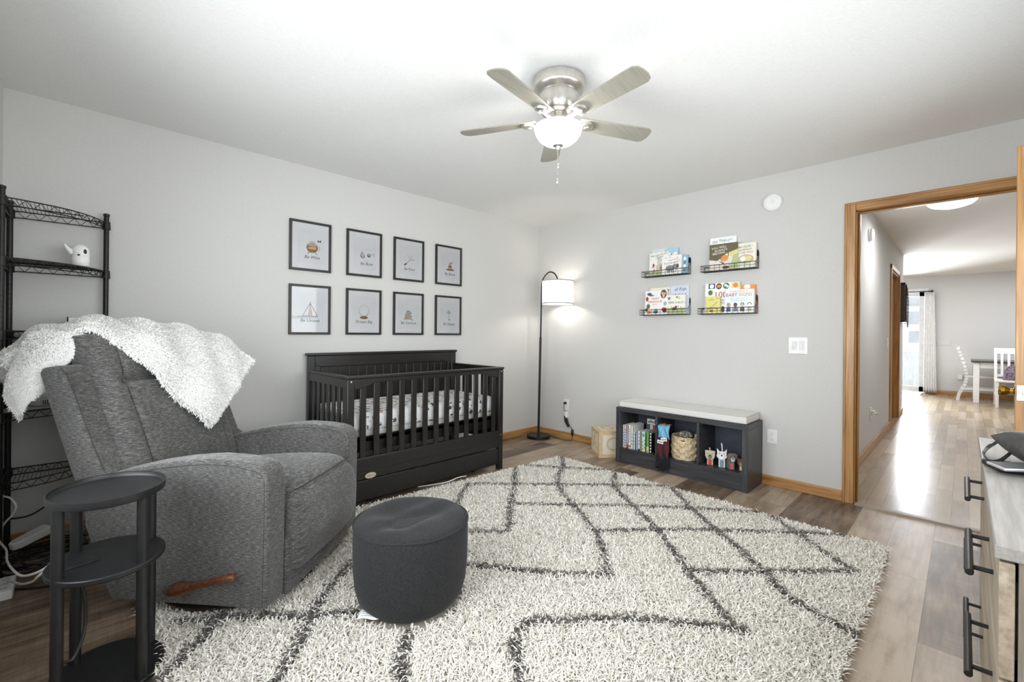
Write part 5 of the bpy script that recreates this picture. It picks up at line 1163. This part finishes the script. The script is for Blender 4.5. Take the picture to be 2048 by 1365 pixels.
for k in range(26):
    y = -.055 + .105 * k / 25; x = -.072 - .006 * (k % 3); b.tube(curve([(x + .012, y * .85, .03 + r_.uniform(-.01, .02)), (x, y, -.02), (x - .004 + r_.uniform(-.004, .004), y + r_.uniform(-.006, .006), -.07), (x + r_.uniform(-.004, .004), y + r_.uniform(-.008, .008), -.112 + r_.uniform(0, .03))], 8), .0036, 5)
b.build('fringe', KK, sc)
for (y, z, rt, s_) in ((.012, .135, -.1, 'ABC'), (-.020, .160, .12, 'DAY')):
    M_ = axes((-.078, y, z), (0, -math.cos(rt), math.sin(rt)), (0, math.sin(rt), math.cos(rt)), (-1, 0, 0)); b = MB(); b.box(-.026, -.014, 0, .026, .014, .003, M=M_); [rect(b, M_, -.018 + k * .010, -.006, -.012 + k * .010, .004 + .002 * (k % 2), 1, .0034) for k in range(4)]; b.build('woven_label', [PAPER, INK], sc)
# cardboard animals
def animal(name, label, loc, rz, c, c2, hw, hh, ears, bz, patch, tail, tz):
    a = thing(name, label, 'toy', loc, rz, 'little animal toys in the right cubby'); m1, m2 = cm(*c), cm(*c2)
    MB().box(.012, -hw * .62, 0, .085, hw * .62, bz).build('body', m1, a, bevel=.004)
    M_ = axes((0, 0, bz * .62), (0, -1, 0), (0, 0, 1), (-1, 0, 0))
    b = MB(); b.prism(ears(hw, hh), -.010, .0, M=M_); hd = b.build('head', m1, a, bevel=.002)
    b = MB(); fill(b, ell(0, hh * .30, hw * .42, hh * .26), M_, 0, .0006); b.build('muzzle', m2, hd)
    b = MB(); fill(b, ell(0, hh * .42, hw * .16, hh * .09, 12), M_, 0, .0012); fill(b, ell(-hw * .42, hh * .62, .0035, .004, 10), M_, 0, .0012); fill(b, ell(hw * .42, hh * .62, .0035, .004, 10), M_, 0, .0012); b.build('face', INK, hd)
    b = MB(); b.box(.0115, -hw * .36, .004, .0122, hw * .36, bz * .55); b.build('chest_patch', patch, a)
    MB().tube(curve([(.08, 0, bz * .7), (.088, 0, bz), (.082, .004, tz * .9), (.078, .008, tz)], 8), [.006] * 7 + [.003], 8).build('tail', m1, a)
    return a
def e_round(w, h): return [(-w * .7, 0), (w * .7, 0), (w, h * .35), (w, h * .8), (w * 1.05, h * .98), (w * .72, h * 1.0), (-w * .72, h), (-w * 1.05, h * .98), (-w, h * .8), (-w, h * .35)]
def e_cat(w, h): return [(-w * .5, 0), (w * .5, 0), (w * 1.02, h * .30), (w * .86, h * .55), (w * .95, h * 1.1), (w * .40, h * .80), (0, h * .84), (-w * .40, h * .80), (-w * .95, h * 1.1), (-w * .86, h * .55), (-w * 1.02, h * .30)]
def e_dog(w, h): return [(-w * .45, 0), (w * .45, 0), (w * .7, h * .4), (w * 1.05, h * .35), (w * 1.1, h * .85), (w * .6, h), (-w * .6, h), (-w * 1.1, h * .85), (-w * 1.05, h * .35), (-w * .7, h * .4)]
animal('toy_pug', 'beige boxy pug toy in the right bench cubby', (-.285, -2.128, .1325), .35, (196, 186, 160), (120, 112, 96), .036, .068, e_round, .082, cm(186, 76, 70), 0, .125)
animal('toy_cat', 'white cat toy with pointed ears in the right bench cubby', (-.285, -2.218, .1325), .30, (222, 222, 226), (240, 240, 242), .038, .078, e_cat, .105, cm(120, 140, 150), 0, .178)
animal('toy_dog', 'grey dog toy with floppy ears in the right bench cubby', (-.285, -2.300, .1325), .75, (112, 106, 102), (206, 214, 224), .034, .070, e_dog, .098, cm(206, 120, 110), 0, .11)
animal('toy_bear', 'brown toy at the end of the cubby, half hidden by the bench side', (-.270, -2.352, .1325), .2, (110, 62, 50), (190, 150, 130), .024, .052, e_round, .07, cm(206, 206, 160), 0, .12)

# ---------------------------------------------------------------- wire corner shelf
PS = [(-4.150, -.385), (-4.150, -.040), (-3.778, -.050)]
shf = thing('wire_corner_shelf', 'black wire corner shelf unit behind the recliner', 'shelf unit', (-4.150, -.040, 0))
def hb_(): b = MB(); b.X = Matrix.Translation((4.150, .040, 0)); return b
for (x, y) in PS:
    b = hb_(); b.cyl((x, y, .02), (x, y, 1.835), .0125, seg=12); b.lathe([(0, 0), (.016, 0), (.016, .012), (.0125, .024)], (x, y, 0), 12); b.lathe([(.0125, 1.828), (.0145, 1.83), (.0145, 1.842), (0, 1.848)], (x, y, 0), 12)
    for z in np.arange(.08, 1.8, .0254): b.lathe([(.0125, z), (.0131, z + .0015), (.0125, z + .003)], (x, y, 0), 10)
    b.build('post', BLACKW, shf)
def arc_pt(t):
    a = PS[0]; c = PS[2]; k = math.sin(t * PI) * .075
    return (a[0] + (c[0] - a[0]) * t + k * .68, a[1] + (c[1] - a[1]) * t - k * .73)
for zi, z in enumerate((1.792, 1.508, 1.158, .770, .435)):
    b = hb_()
    edge = [arc_pt(k / 16) for k in range(17)]; back1 = [PS[0], PS[1]]; back2 = [PS[1], PS[2]]
    for poly in (edge, back1, back2):
        b.tube([(x, y, z) for x, y in poly], .0032, 6); b.tube([(x, y, z - .034) for x, y in poly], .0028, 6)
        L_ = sum(math.dist(p, q) for p, q in zip(poly[:-1], poly[1:])); nz_ = int(L_ / .026); acc = [0]
        for p, q in zip(poly[:-1], poly[1:]): acc.append(acc[-1] + math.dist(p, q))
        def at(d):
            for i in range(len(poly) - 1):
                if d <= acc[i + 1] or i == len(poly) - 2: f = (d - acc[i]) / (acc[i + 1] - acc[i]); return (poly[i][0] + (poly[i + 1][0] - poly[i][0]) * f, poly[i][1] + (poly[i + 1][1] - poly[i][1]) * f)
        b.tube([at(L_ * k / nz_) + ((z if k % 2 else z - .034),) for k in range(nz_ + 1)], .0022, 5)
    for k in range(1, 26):      # deck wires
        x = PS[1][0] + (PS[2][0] - PS[1][0]) * k / 26
        ys = [p[1] for p in edge if abs(p[0] - x) < .03]; t_ = min(range(200), key=lambda i: abs(arc_pt(i / 199)[0] - x)); yb_ = arc_pt(t_ / 199)[1]
        b.tube([(x, PS[1][1], z + .002), (x, yb_, z + .002)], .0015, 4)
    b.tube([(PS[1][0], -.18, z - .002), (arc_pt(.62)[0], -.18, z - .002)], .0028, 5)
    sh_ = b.build('wire_shelf', BLACKW, shf)
    for (x, y) in PS: hb_().lathe([(.0125, z - .042), (.019, z - .040), (.017, z + .006), (.0125, z + .008)], (x, y, 0), 12).build('collar', BLACKW, sh_)
    if zi in (1, 2, 3):
        poly = [(PS[1][0] + .012, PS[1][1] - .012)] + [(x - .006 + (PS[1][0] - x) * .02, y + .012) for x, y in edge]
        lin_ = hb_().prism(poly, z + .0035, z + .0055).build('shelf_liner', mk('dark_liner', S(40, 40, 41), None, 20, .6) if zi != 3 else mk('grey_liner', S(150, 150, 148), None, 20, .6), shf)
# things on the shelf
GLOSSW = mk('gloss_white', S(236, 236, 234), None, 10, .25)
fg = thing('white_night_light', 'small white rounded animal night light on the corner shelf', 'night light', (-3.885, -.16, 1.5137))
MB().lathe([(0, 0), (.030, 0), (.036, .006), (.0385, .03), (.0385, .046), (.0375, .048), (.0375, .050), (.0385, .052), (.0385, .076), (.035, .098), (.024, .114), (.010, .121), (0, .122)], seg=36).build('body', GLOSSW, fg, angle=60)
b = MB(); b.tube(curve([(-.030, -.008, .070), (-.046, -.012, .088), (-.062, -.016, .112)], 8), [.016, .015, .014, .012, .010, .008, .006, .004], 10); b.build('tail', GLOSSW, fg)
vd = Vector((.15, -.99, 0)); 
b = MB()
for (ang_, z, r1, r2) in ((-1.05, .080, .008, .014), (-1.75, .060, .006, .005)):
    n_ = Vector((math.cos(ang_), math.sin(ang_), 0)); s_ = Vector((-n_.y, n_.x, 0)); M_ = axes(tuple(n_ * (.038 if z < .065 else .0375) + Vector((0, 0, z))), s_, (0, 0, 1), n_)
    b.lathe([(1, 0), (.8, .0012), (0, .0022)], seg=14, M=M_ @ Matrix.Diagonal((r1, r2, 1, 1)))
b.build('eye', INK, fg)
tag(MB().box(-.05, -.010, 0, .05, .010, .012).box(-.050, -.006, .012, -.044, .006, .075).box(-.044, -.004, .012, .046, .002, .070, 1).build('card_holder', [BLACKW, PAPER], bevel=.002), 'small white card in a black holder on the corner shelf', 'card').location = (-3.885, -.16, 1.1637)
hu = thing('white_air_purifier', 'white tapered appliance with small slots on the corner shelf', 'appliance', (-4.0, -.165, .7757))
MB().lathe([(0, 0), (.068, 0), (.078, .008), (.098, .055), (.102, .10), (.098, .16), (.085, .19), (.05, .20), (0, .20)], seg=48).build('body', GLOSSW, hu, angle=50)
b = MB()
for k in range(5):
    a_ = -1.75 + k * .085; b.box(-.0012, -.012, .0, .0012, .012, .002, M=axes((.0845 * math.cos(a_), .0845 * math.sin(a_), .021), (-math.sin(a_), math.cos(a_), 0), (.4 * math.cos(a_), .4 * math.sin(a_), .92), (math.cos(a_), math.sin(a_), -.4)))
b.build('vent_slots', INK, hu)

# ---------------------------------------------------------------- cables and adapters in the corner
def cable(name, pts, r, m, label, cat='cable', n=60): return tag(MB().tube(curve(pts, n), r, 6).build(name, m), label, cat)
CABK = mk('black_cable', S(24, 23, 22), None, 10, .5); CABW = mk('white_cable', S(214, 212, 206), None, 10, .5); CABB = mk('blue_grey_cable', S(112, 124, 160), None, 10, .5)
b = MB(); r_ = random.Random(11)
for k in range(11):
    cx, cy, rr_ = -3.985 + r_.uniform(-.03, .03), -.30 + r_.uniform(-.03, .03), .11 + r_.uniform(-.035, .03)
    b.tube([(cx + rr_ * 1.2 * math.cos(a), cy + rr_ * math.sin(a), .006 + k * .007 + .006 * math.sin(3 * a + k)) for a in np.linspace(0, 2 * PI, 40)[:-1]], .0038, 6, closed=True)
tag(b.build('coiled_cables', CABK), 'tangled coil of black cables on the floor under the corner shelf', 'cables')
cable('black_cable', [(-4.16, -.20, .22), (-4.06, -.10, .19), (-3.95, -.06, .25), (-3.80, -.06, .27), (-3.70, -.10, .22), (-3.66, -.20, .02), (-3.75, -.34, .005)], .0042, CABK, 'black cable looping along the wall behind the recliner')
cable('black_cable', [(-4.14, -.52, .005), (-4.02, -.62, .005), (-3.88, -.66, .005), (-3.74, -.62, .005), (-3.66, -.50, .005)], .0042, CABK, 'black cable running over the wood floor behind the side table')
cable('white_cable', [(-4.165, -.30, .375), (-4.137, -.353, .375), (-4.113, -.376, .364), (-4.095, -.393, .328), (-4.107, -.382, .288), (-4.135, -.36, .245), (-4.149, -.341, .20), (-4.145, -.40, .178), (-4.116, -.512, .171), (-4.101, -.667, .174), (-4.068, -.909, .218), (-4.026, -1.16, .277), (-3.969, -1.40, .37), (-3.93, -1.44, .414)], .0042, CABW, 'white cable drooping from the corner shelf to the side table')
cable('white_cable', [(-4.108, -.55, .042), (-4.071, -.767, .109), (-4.04, -.937, .161), (-4.0, -1.185, .257), (-3.975, -1.40, .355), (-3.92, -1.45, .414)], .0042, CABW, 'white cable leaving the white power strip on the floor')
tag(MB().tube([(-3.90 + .075 * math.cos(a), -.17 + .03 * math.sin(a), .165 + .07 * math.sin(a)) for a in np.linspace(0, 2 * PI, 40)[:-1]], .0042, 6, closed=True).tube([(-3.895 + .085 * math.cos(a), -.19 + .03 * math.sin(a), .158 + .078 * math.sin(a)) for a in np.linspace(0, 2 * PI, 40)[:-1]], .0042, 6, closed=True).build('looped_cable', CABB), 'loop of blue grey cable standing above the black coil', 'cable')
ps = thing('power_adapter', 'white power adapter lying on the cable coil under the shelf', 'adapter', (-4.055, -.235, .096), .55); ps.rotation_euler = (.0, -.22, .55)
MB().prism([(-.075, -.012), (-.05, -.03), (.07, -.038), (.08, -.03), (.08, .03), (.07, .038), (-.05, .03), (-.075, .012)], 0, .038).build('body', WHITE, ps, bevel=.006, seg=3)
MB().tube(curve([(.08, 0, .012), (.13, .01, .02), (.19, .05, .035), (.26, .06, .03)], 14), .004, 6).build('lead', CABW, ps)
pw = thing('power_strip', 'white power strip on the floor by the front shelf post', 'power strip', (-4.115, -.56, .0))
MB().box(-.030, -.10, 0, .030, .07, .040).build('body', WHITE, pw, bevel=.005, seg=3)
for k in range(3): MB().box(-.012, -.08 + k * .05, .040, .012, -.05 + k * .05, .0412).build('socket', mk('socket_grey', S(196, 196, 192), None, 10, .4), pw)

# ---------------------------------------------------------------- things on the dresser
LEA = mk('charcoal_leather', S(58, 56, 54), S(76, 74, 72), 60, .45, bmp=.15, bscale=200)
bag = thing('shoulder_bag', 'charcoal padded bag with a black strap on the dresser', 'bag', (-2.02, -3.70, GH))
b = MB(); b.pillow(axes((.02, -.03, .045), (.9, .42, .1), (-.42, .9, .12), (-.06, -.14, .98)), .36, .13, .044, .05, n=18, p=3.2, q=.5); b.build('body', LEA, bag, weld=True, angle=80)
b = MB()
def strap(a, v):
    pth = [(.17, .045, .07), (.235, .075, .045), (.225, .105, .012), (.15, .118, .006), (.075, .117, .006), (.02, .105, .010), (.06, .085, .012), (.12, .055, .04)]
    p = cat_rom(pth, a); e = (v - .5); wv = .034 if .25 < a < .62 else .022
    return (p.x + e * wv * .5, p.y + e * wv * .2, p.z + abs(e) * .002 + e * wv * .8 * (0.5 + .5 * math.cos(a * 9)) * .5 + wv * .25)
b.grid(strap, 40, 4); b.build('strap', BLK, bag, solid=.0025, angle=80)
wl = thing('card_wallet', 'black wallet under the bag strap at the dresser edge', 'wallet', (-2.0, -3.622, GH), .35); MB().box(-.05, -.032, 0, .05, .032, .015).build('body', BLK, wl, bevel=.004, seg=3)
ph_ = thing('phone', 'grey phone with a pale edge leaning by the bag on the dresser', 'phone', (-2.035, -3.658, GH + .017), -.55); ph_.rotation_euler = (.10, .0, -.9); MB().box(-.075, -.028, 0, .075, .028, .008).build('body', mk('pale_metal', S(206, 206, 206), None, 10, .3, .6), ph_, bevel=.003, seg=3)
MB().box(-.072, -.025, .008, .072, .025, .0086).build('screen', mk('phone_glass', S(96, 96, 98), None, 10, .15), ph_)
# ---------------------------------------------------------------- corridor and dining room seen through the doorway
HM = axes((0, 0, 0), (1, 0, 0), (0, 0, 1), (0, -1, 0))
s2 = thing('smoke_detector', 'white round smoke detector on the corridor wall', 'smoke detector', (1.70, HY, 2.18))
MB().lathe([(0, 0), (.066, 0), (.067, .012), (.060, .016)], seg=40, M=HM).build('mounting_base', WHITE, s2); MB().lathe([(0, .014), (.060, .016), (.060, .032), (.045, .042), (0, .044)], seg=40, M=HM).build('cover', WHITE, s2, angle=30)
def hplate(name, label, cat, x, z, w_, h_): 
    t = thing(name, label, cat, (x, HY, z)); MB().box(-w_ / 2, -.006, -h_ / 2, w_ / 2, -.0005, h_ / 2).build('cover_plate', WHITE, t, bevel=.002); return t
t = hplate('wall_outlet', 'white outlet low on the corridor wall with a night light', 'outlet', 1.92, .385, .075, .118)
n_ = thing('night_light', 'small green and white plug-in night light on the corridor outlet', 'night light', (1.94, HY - .007, .385)); MB().box(-.022, -.028, -.03, .022, 0, .03).build('body', WHITE, n_, bevel=.004); MB().lathe([(0, 0), (.014, .003), (.010, .016), (0, .020)], (0, 0, .004), 14, M=axes((0, -.028, 0), (1, 0, 0), (0, 0, 1), (0, -1, 0))).build('lens', mk('pale_green_lens', S(190, 204, 150), None, 10, .3), n_)
t = hplate('light_switch', 'white switch on the corridor wall before the second doorway', 'light switch', 3.30, 1.10, .075, .12); MB().box(-.005, -.013, -.006, .005, -.006, .014).build('toggle', WHITE, t)
# dark shadow box hung past the second doorway
bx = thing('wall_box', 'dark wooden box frame with hanging decor on the corridor wall', 'wall decor', (4.92, HY, 1.68))
DK = mk('dark_stained_wood', S(58, 48, 44), S(74, 62, 56), 20, .5)
b = MB()
for (x0, x1, z0, z1) in ((-.17, -.15, -.29, .29), (.15, .17, -.29, .29), (-.17, .17, -.29, -.27), (-.17, .17, .27, .29)): b.box(x0, -.06, z0, x1, -.001, z1)
b.build('frame', DK, bx, bevel=.002); MB().box(-.15, -.02, -.27, .15, -.002, .27).build('back_panel', mk('pale_back', S(214, 212, 206), None, 20, .8), bx)
b = MB(); r_ = random.Random(5)
for k in range(3): b.tube(curve([(.12 - k * .03, -.066, .24), (.13 - k * .03, -.075, .05), (.12 - k * .02, -.075, -.18), (.10 - k * .03, -.075, -.36)], 26), [.004 + .004 * (i % 2) for i in range(26)], 5)
b.build('bead_garland', DK, bx)
fl = thing('flush_light', 'round white flush ceiling light in the corridor', 'ceiling light', (1.80, -3.45, H))
MB().lathe([(0, 0), (.165, 0), (.17, -.01), (.17, -.022)], seg=48).build('rim', WHITE, fl)
MB().lathe([(.166, -.020), (.165, -.035), (.14, -.058), (.09, -.075), (.04, -.081), (0, -.082)], seg=48).build('diffuser', emit_mat('lit_diffuser', (1, .995, .99, 1), 5.0), fl)
fla = area('flush_area', (1.80, -3.45, H - .09), (0, 0, 0), .30, .30, 14, (1, .995, .99)); fla.data.shape = 'DISK'
# patio door
pd = bpy.data.objects.new('door_3', None); COL.objects.link(pd); pd.location = (FX, 0, 0); struct(pd)
VIN = mk('white_vinyl', S(228, 230, 232), None, 10, .4)
b = MB(); b.box(-.012, PY0 - .055, 0, .0, PY0, PZ + .055); b.box(-.012, PY1, 0, 0, PY1 + .055, PZ + .055); b.box(-.012, PY0, PZ, 0, PY1, PZ + .055); struct(b.build('door_casing', VIN, pd, bevel=.003))
ym = (PY0 + PY1) / 2
for (y0, y1, x) in ((PY0 + .01, ym + .03, .03), (ym - .03, PY1 - .01, .075)):
    b = MB(); t_ = .075; b.box(x, y0, .02, x + .04, y0 + t_, PZ - .01); b.box(x, y1 - t_, .02, x + .04, y1, PZ - .01); b.box(x, y0, .02, x + .04, y1, .13); b.box(x, y0, PZ - .10, x + .04, y1, PZ - .01)
    struct(b.build('door_sash', VIN, pd, bevel=.003))
    b = MB(); b.box(x + .018, y0 + t_, .13, x + .022, y1 - t_, PZ - .10); struct(b.build('door_glass', CLEAR, pd, smooth=False))
# curtain and rod
CURT = mk('sheer_curtain', S(232, 232, 232), None, 30, .9)
cu = thing('sheer_curtain', 'white sheer curtain hanging at the edge of the patio door', 'curtain', (FX - .12, -3.035, 0))
def cur(a, v):
    y = (a - .5) * (.14 + .06 * (1 - v) + .0) - .015 * (1 - v); return (.028 * math.sin(a * 5 * 2 * PI) * (.6 + .4 * (1 - v)), y, .03 + 2.06 * v)
MB().grid(cur, 70, 24).build('panel', CURT, cu, solid=.003, angle=80)
rod = thing('curtain_rod', 'black curtain rod with a finial above the patio door', 'curtain rod', (FX - .12, -2.05, 2.118))
MB().cyl((0, -.98, 0), (0, .95, 0), .010, seg=12).build('rod', BLACKW, rod); MB().lathe([(.010, 0), (.014, .004), (.010, .02), (.022, .055), (.02, .07), (0, .072)], seg=16, M=axes((0, -.97, 0), (1, 0, 0), (0, 0, 1), (0, -1, 0))).build('finial', BLACKW, rod)
for y in (-.90, .85): MB().box(-.005, y - .008, -.012, .119, y + .008, -.002).build('bracket', BLACKW, rod)
# wall plates on the far wall
def fplate(name, label, cat, y, z, w_, h_): 
    t = thing(name, label, cat, (FX, y, z)); MB().box(-.006, -w_ / 2, -h_ / 2, -.0005, w_ / 2, h_ / 2).build('cover_plate', WALLH, t, bevel=.002); return t
t = fplate('light_switch', 'white four-gang switch plate on the far dining wall', 'light switch', -3.25, 1.06, .21, .115)
for k in range(4): MB().box(-.012, -.078 + k * .046, -.008, -.006, -.066 + k * .046, .012).build('toggle', WHITE, t)
t = fplate('wall_outlet', 'white outlet low on the far dining wall', 'outlet', -3.48, .375, .075, .12)
pg = thing('plug_in_freshener', 'white plug-in device on the far dining outlet', 'plug', (FX - .007, -3.492, .37)); MB().box(-.045, -.03, -.04, 0, .03, .045).build('body', WHITE, pg, bevel=.008, seg=3)
# dining table and chairs
WHP = mk('white_painted_wood', S(226, 226, 226), S(232, 232, 232), 12, .4)
DTOP = mk('dark_table_top', S(62, 58, 56), S(78, 73, 70), 14, .3, stretch=(1, 8, 1))
tb = thing('dining_table', 'dining table with a dark top and white legs', 'dining table', (7.62, -3.66, 0))
TW, TL = .90, 1.5
MB().box(-.03, -TL, .725, TW, .03, .757).build('table_top', DTOP, tb, bevel=.003)
b = MB(); b.box(.02, -TL + .05, .625, TW - .05, -.02, .725); b.build('apron', WHP, tb, bevel=.002)
for x in (0, TW - .10):
    for y in (-.075, -TL + .03): 
        b = MB(); b.prism([(-.0375, -.0375), (.0375, -.0375), (.0375, .0375), (-.0375, .0375)], 0, .72, M=Matrix.Translation((x + .0375, y + .0375, 0))); b.build('leg', WHP, tb, bevel=.004)
GS = mk('charcoal_seat', S(70, 70, 72), None, 20, .9)
def chair(loc, rz, label):
    """front of the seat towards +y"""
    c = thing('dining_chair', label, 'chair', loc, rz, 'white dining chairs')
    b = MB(); b.box(-.21, -.20, .43, .21, .22, .465); b.build('seat', WHP, c, bevel=.006)
    for sx in (-1, 1):
        pth = [(sx * .195, -.30, 0), (sx * .195, -.275, .12), (sx * .195, -.205, .30), (sx * .195, -.185, .45), (sx * .195, -.205, .62), (sx * .195, -.255, .82), (sx * .195, -.305, .985)]
        P = curve(pth, 18); b = MB()
        for p, q in zip(P[:-1], P[1:]): b.bar(p - (q - p) * .05, q + (q - p) * .05, .036, .042, up=(0, 1, 0))
        b.build('back_post', WHP, c, bevel=.0)
        MB().box(sx * .19 - .02, .17, 0, sx * .19 + .02, .21, .43).build('front_leg', WHP, c, bevel=.003)
        MB().box(sx * .195 - .012, -.22, .20, sx * .195 + .012, .18, .235).build('side_stretcher', WHP, c, bevel=.002)
    M_ = axes((0, -.285, .94), (1, 0, 0), (0, -.22, .97), (0, -.97, -.22)); MB().box(-.205, -.055, -.018, .205, .05, .012, M=M_).build('top_rail', WHP, c, bevel=.004)
    MB().box(-.19, -.215, .50, .19, -.19, .545).build('lower_rail', WHP, c, bevel=.003)
    for k in range(4):
        x = -.12 + k * .08; MB().bar((x, -.203, .54), (x, -.262, .91), .032, .014, up=(0, 1, 0)).build('back_slat', WHP, c, bevel=.002)
    return c
chair((8.12, -3.76, 0), PI, 'white dining chair seen side-on at the end of the table')
chair((7.30, -4.12, 0), -PI / 2 + PI / 2 * 2, 'white slat-back dining chair nearest the doorway with a coat on it') 
# bench pushed under the table
bn = thing('dining_bench', 'white bench with a charcoal padded seat under the dining table', 'bench', (8.2, -4.66, 0))
MB().box(-.17, -.5, .44, .17, .5, .50).build('padded_seat', GS, bn, bevel=.012, seg=3); MB().box(-.16, -.49, .37, .16, .49, .44).build('apron', WHP, bn, bevel=.002)
for x in (-.13, .13):
    for y in (-.45, .45): MB().box(x - .025, y - .025, 0, x + .025, y + .025, .37).build('leg', WHP, bn, bevel=.003)
ct = heap('winter_coat', mk('plum_grey_coat', S(62, 54, 66), S(124, 100, 118), 40, .7, lo=.45, hi=.55), 7.28, -4.16, .466, .34, .32, .26, 9, 'plum and grey quilted coat lying on the nearest dining chair', 'coat')
# outdoors
PAVE = mk('pale_patio', S(226, 226, 224), S(236, 236, 234), 3, .9); FEN = mk('weathered_fence', S(188, 188, 188), S(206, 206, 204), 6, .9, stretch=(1, 6, 1)); SID = mk('pale_siding', S(242, 243, 244), S(246, 246, 246), 4, .8)
struct(MB().box(FX + .13, -9, -.25, 30, 9, -.15).build('ground_outside', PAVE, smooth=False))
fe = thing('garden_fence', 'grey weathered board fence outside the patio door', 'fence', (12.2, -1.2, -.15))
for k in range(14): MB().box(-.012, -2.5 + k * .36, 0, .012, -2.5 + k * .36 + .345, .92).build('board', FEN, fe)
MB().box(-.05, -2.55, .92, .05, 2.6, .97).build('cap_rail', SID, fe)
hs = thing('neighbour_house', 'pale house with grey windows beyond the garden fence', 'house', (19.0, -1.0, -.15))
MB().box(0, -5, 0, 4, 5, 4.6).build('wall', SID, hs)
for (y, z, w_, h_) in ((-1.5, 1.1, .9, .45), (-1.4, 1.8, 1.0, .5), (-1.35, 2.5, 1.2, .95), (1.0, 1.1, .9, 1.2), (-3.5, 1.1, .9, 1.2)):
    f_ = MB().box(-.05, y - w_ / 2 - .06, z - .06, -.001, y + w_ / 2 + .06, z + h_ + .06).build('window', WHP, hs); MB().box(-.06, y - w_ / 2, z, -.04, y + w_ / 2, z + h_).build('pane', mk('grey_pane', S(160, 160, 162), S(180, 180, 182), 3, .3), f_)
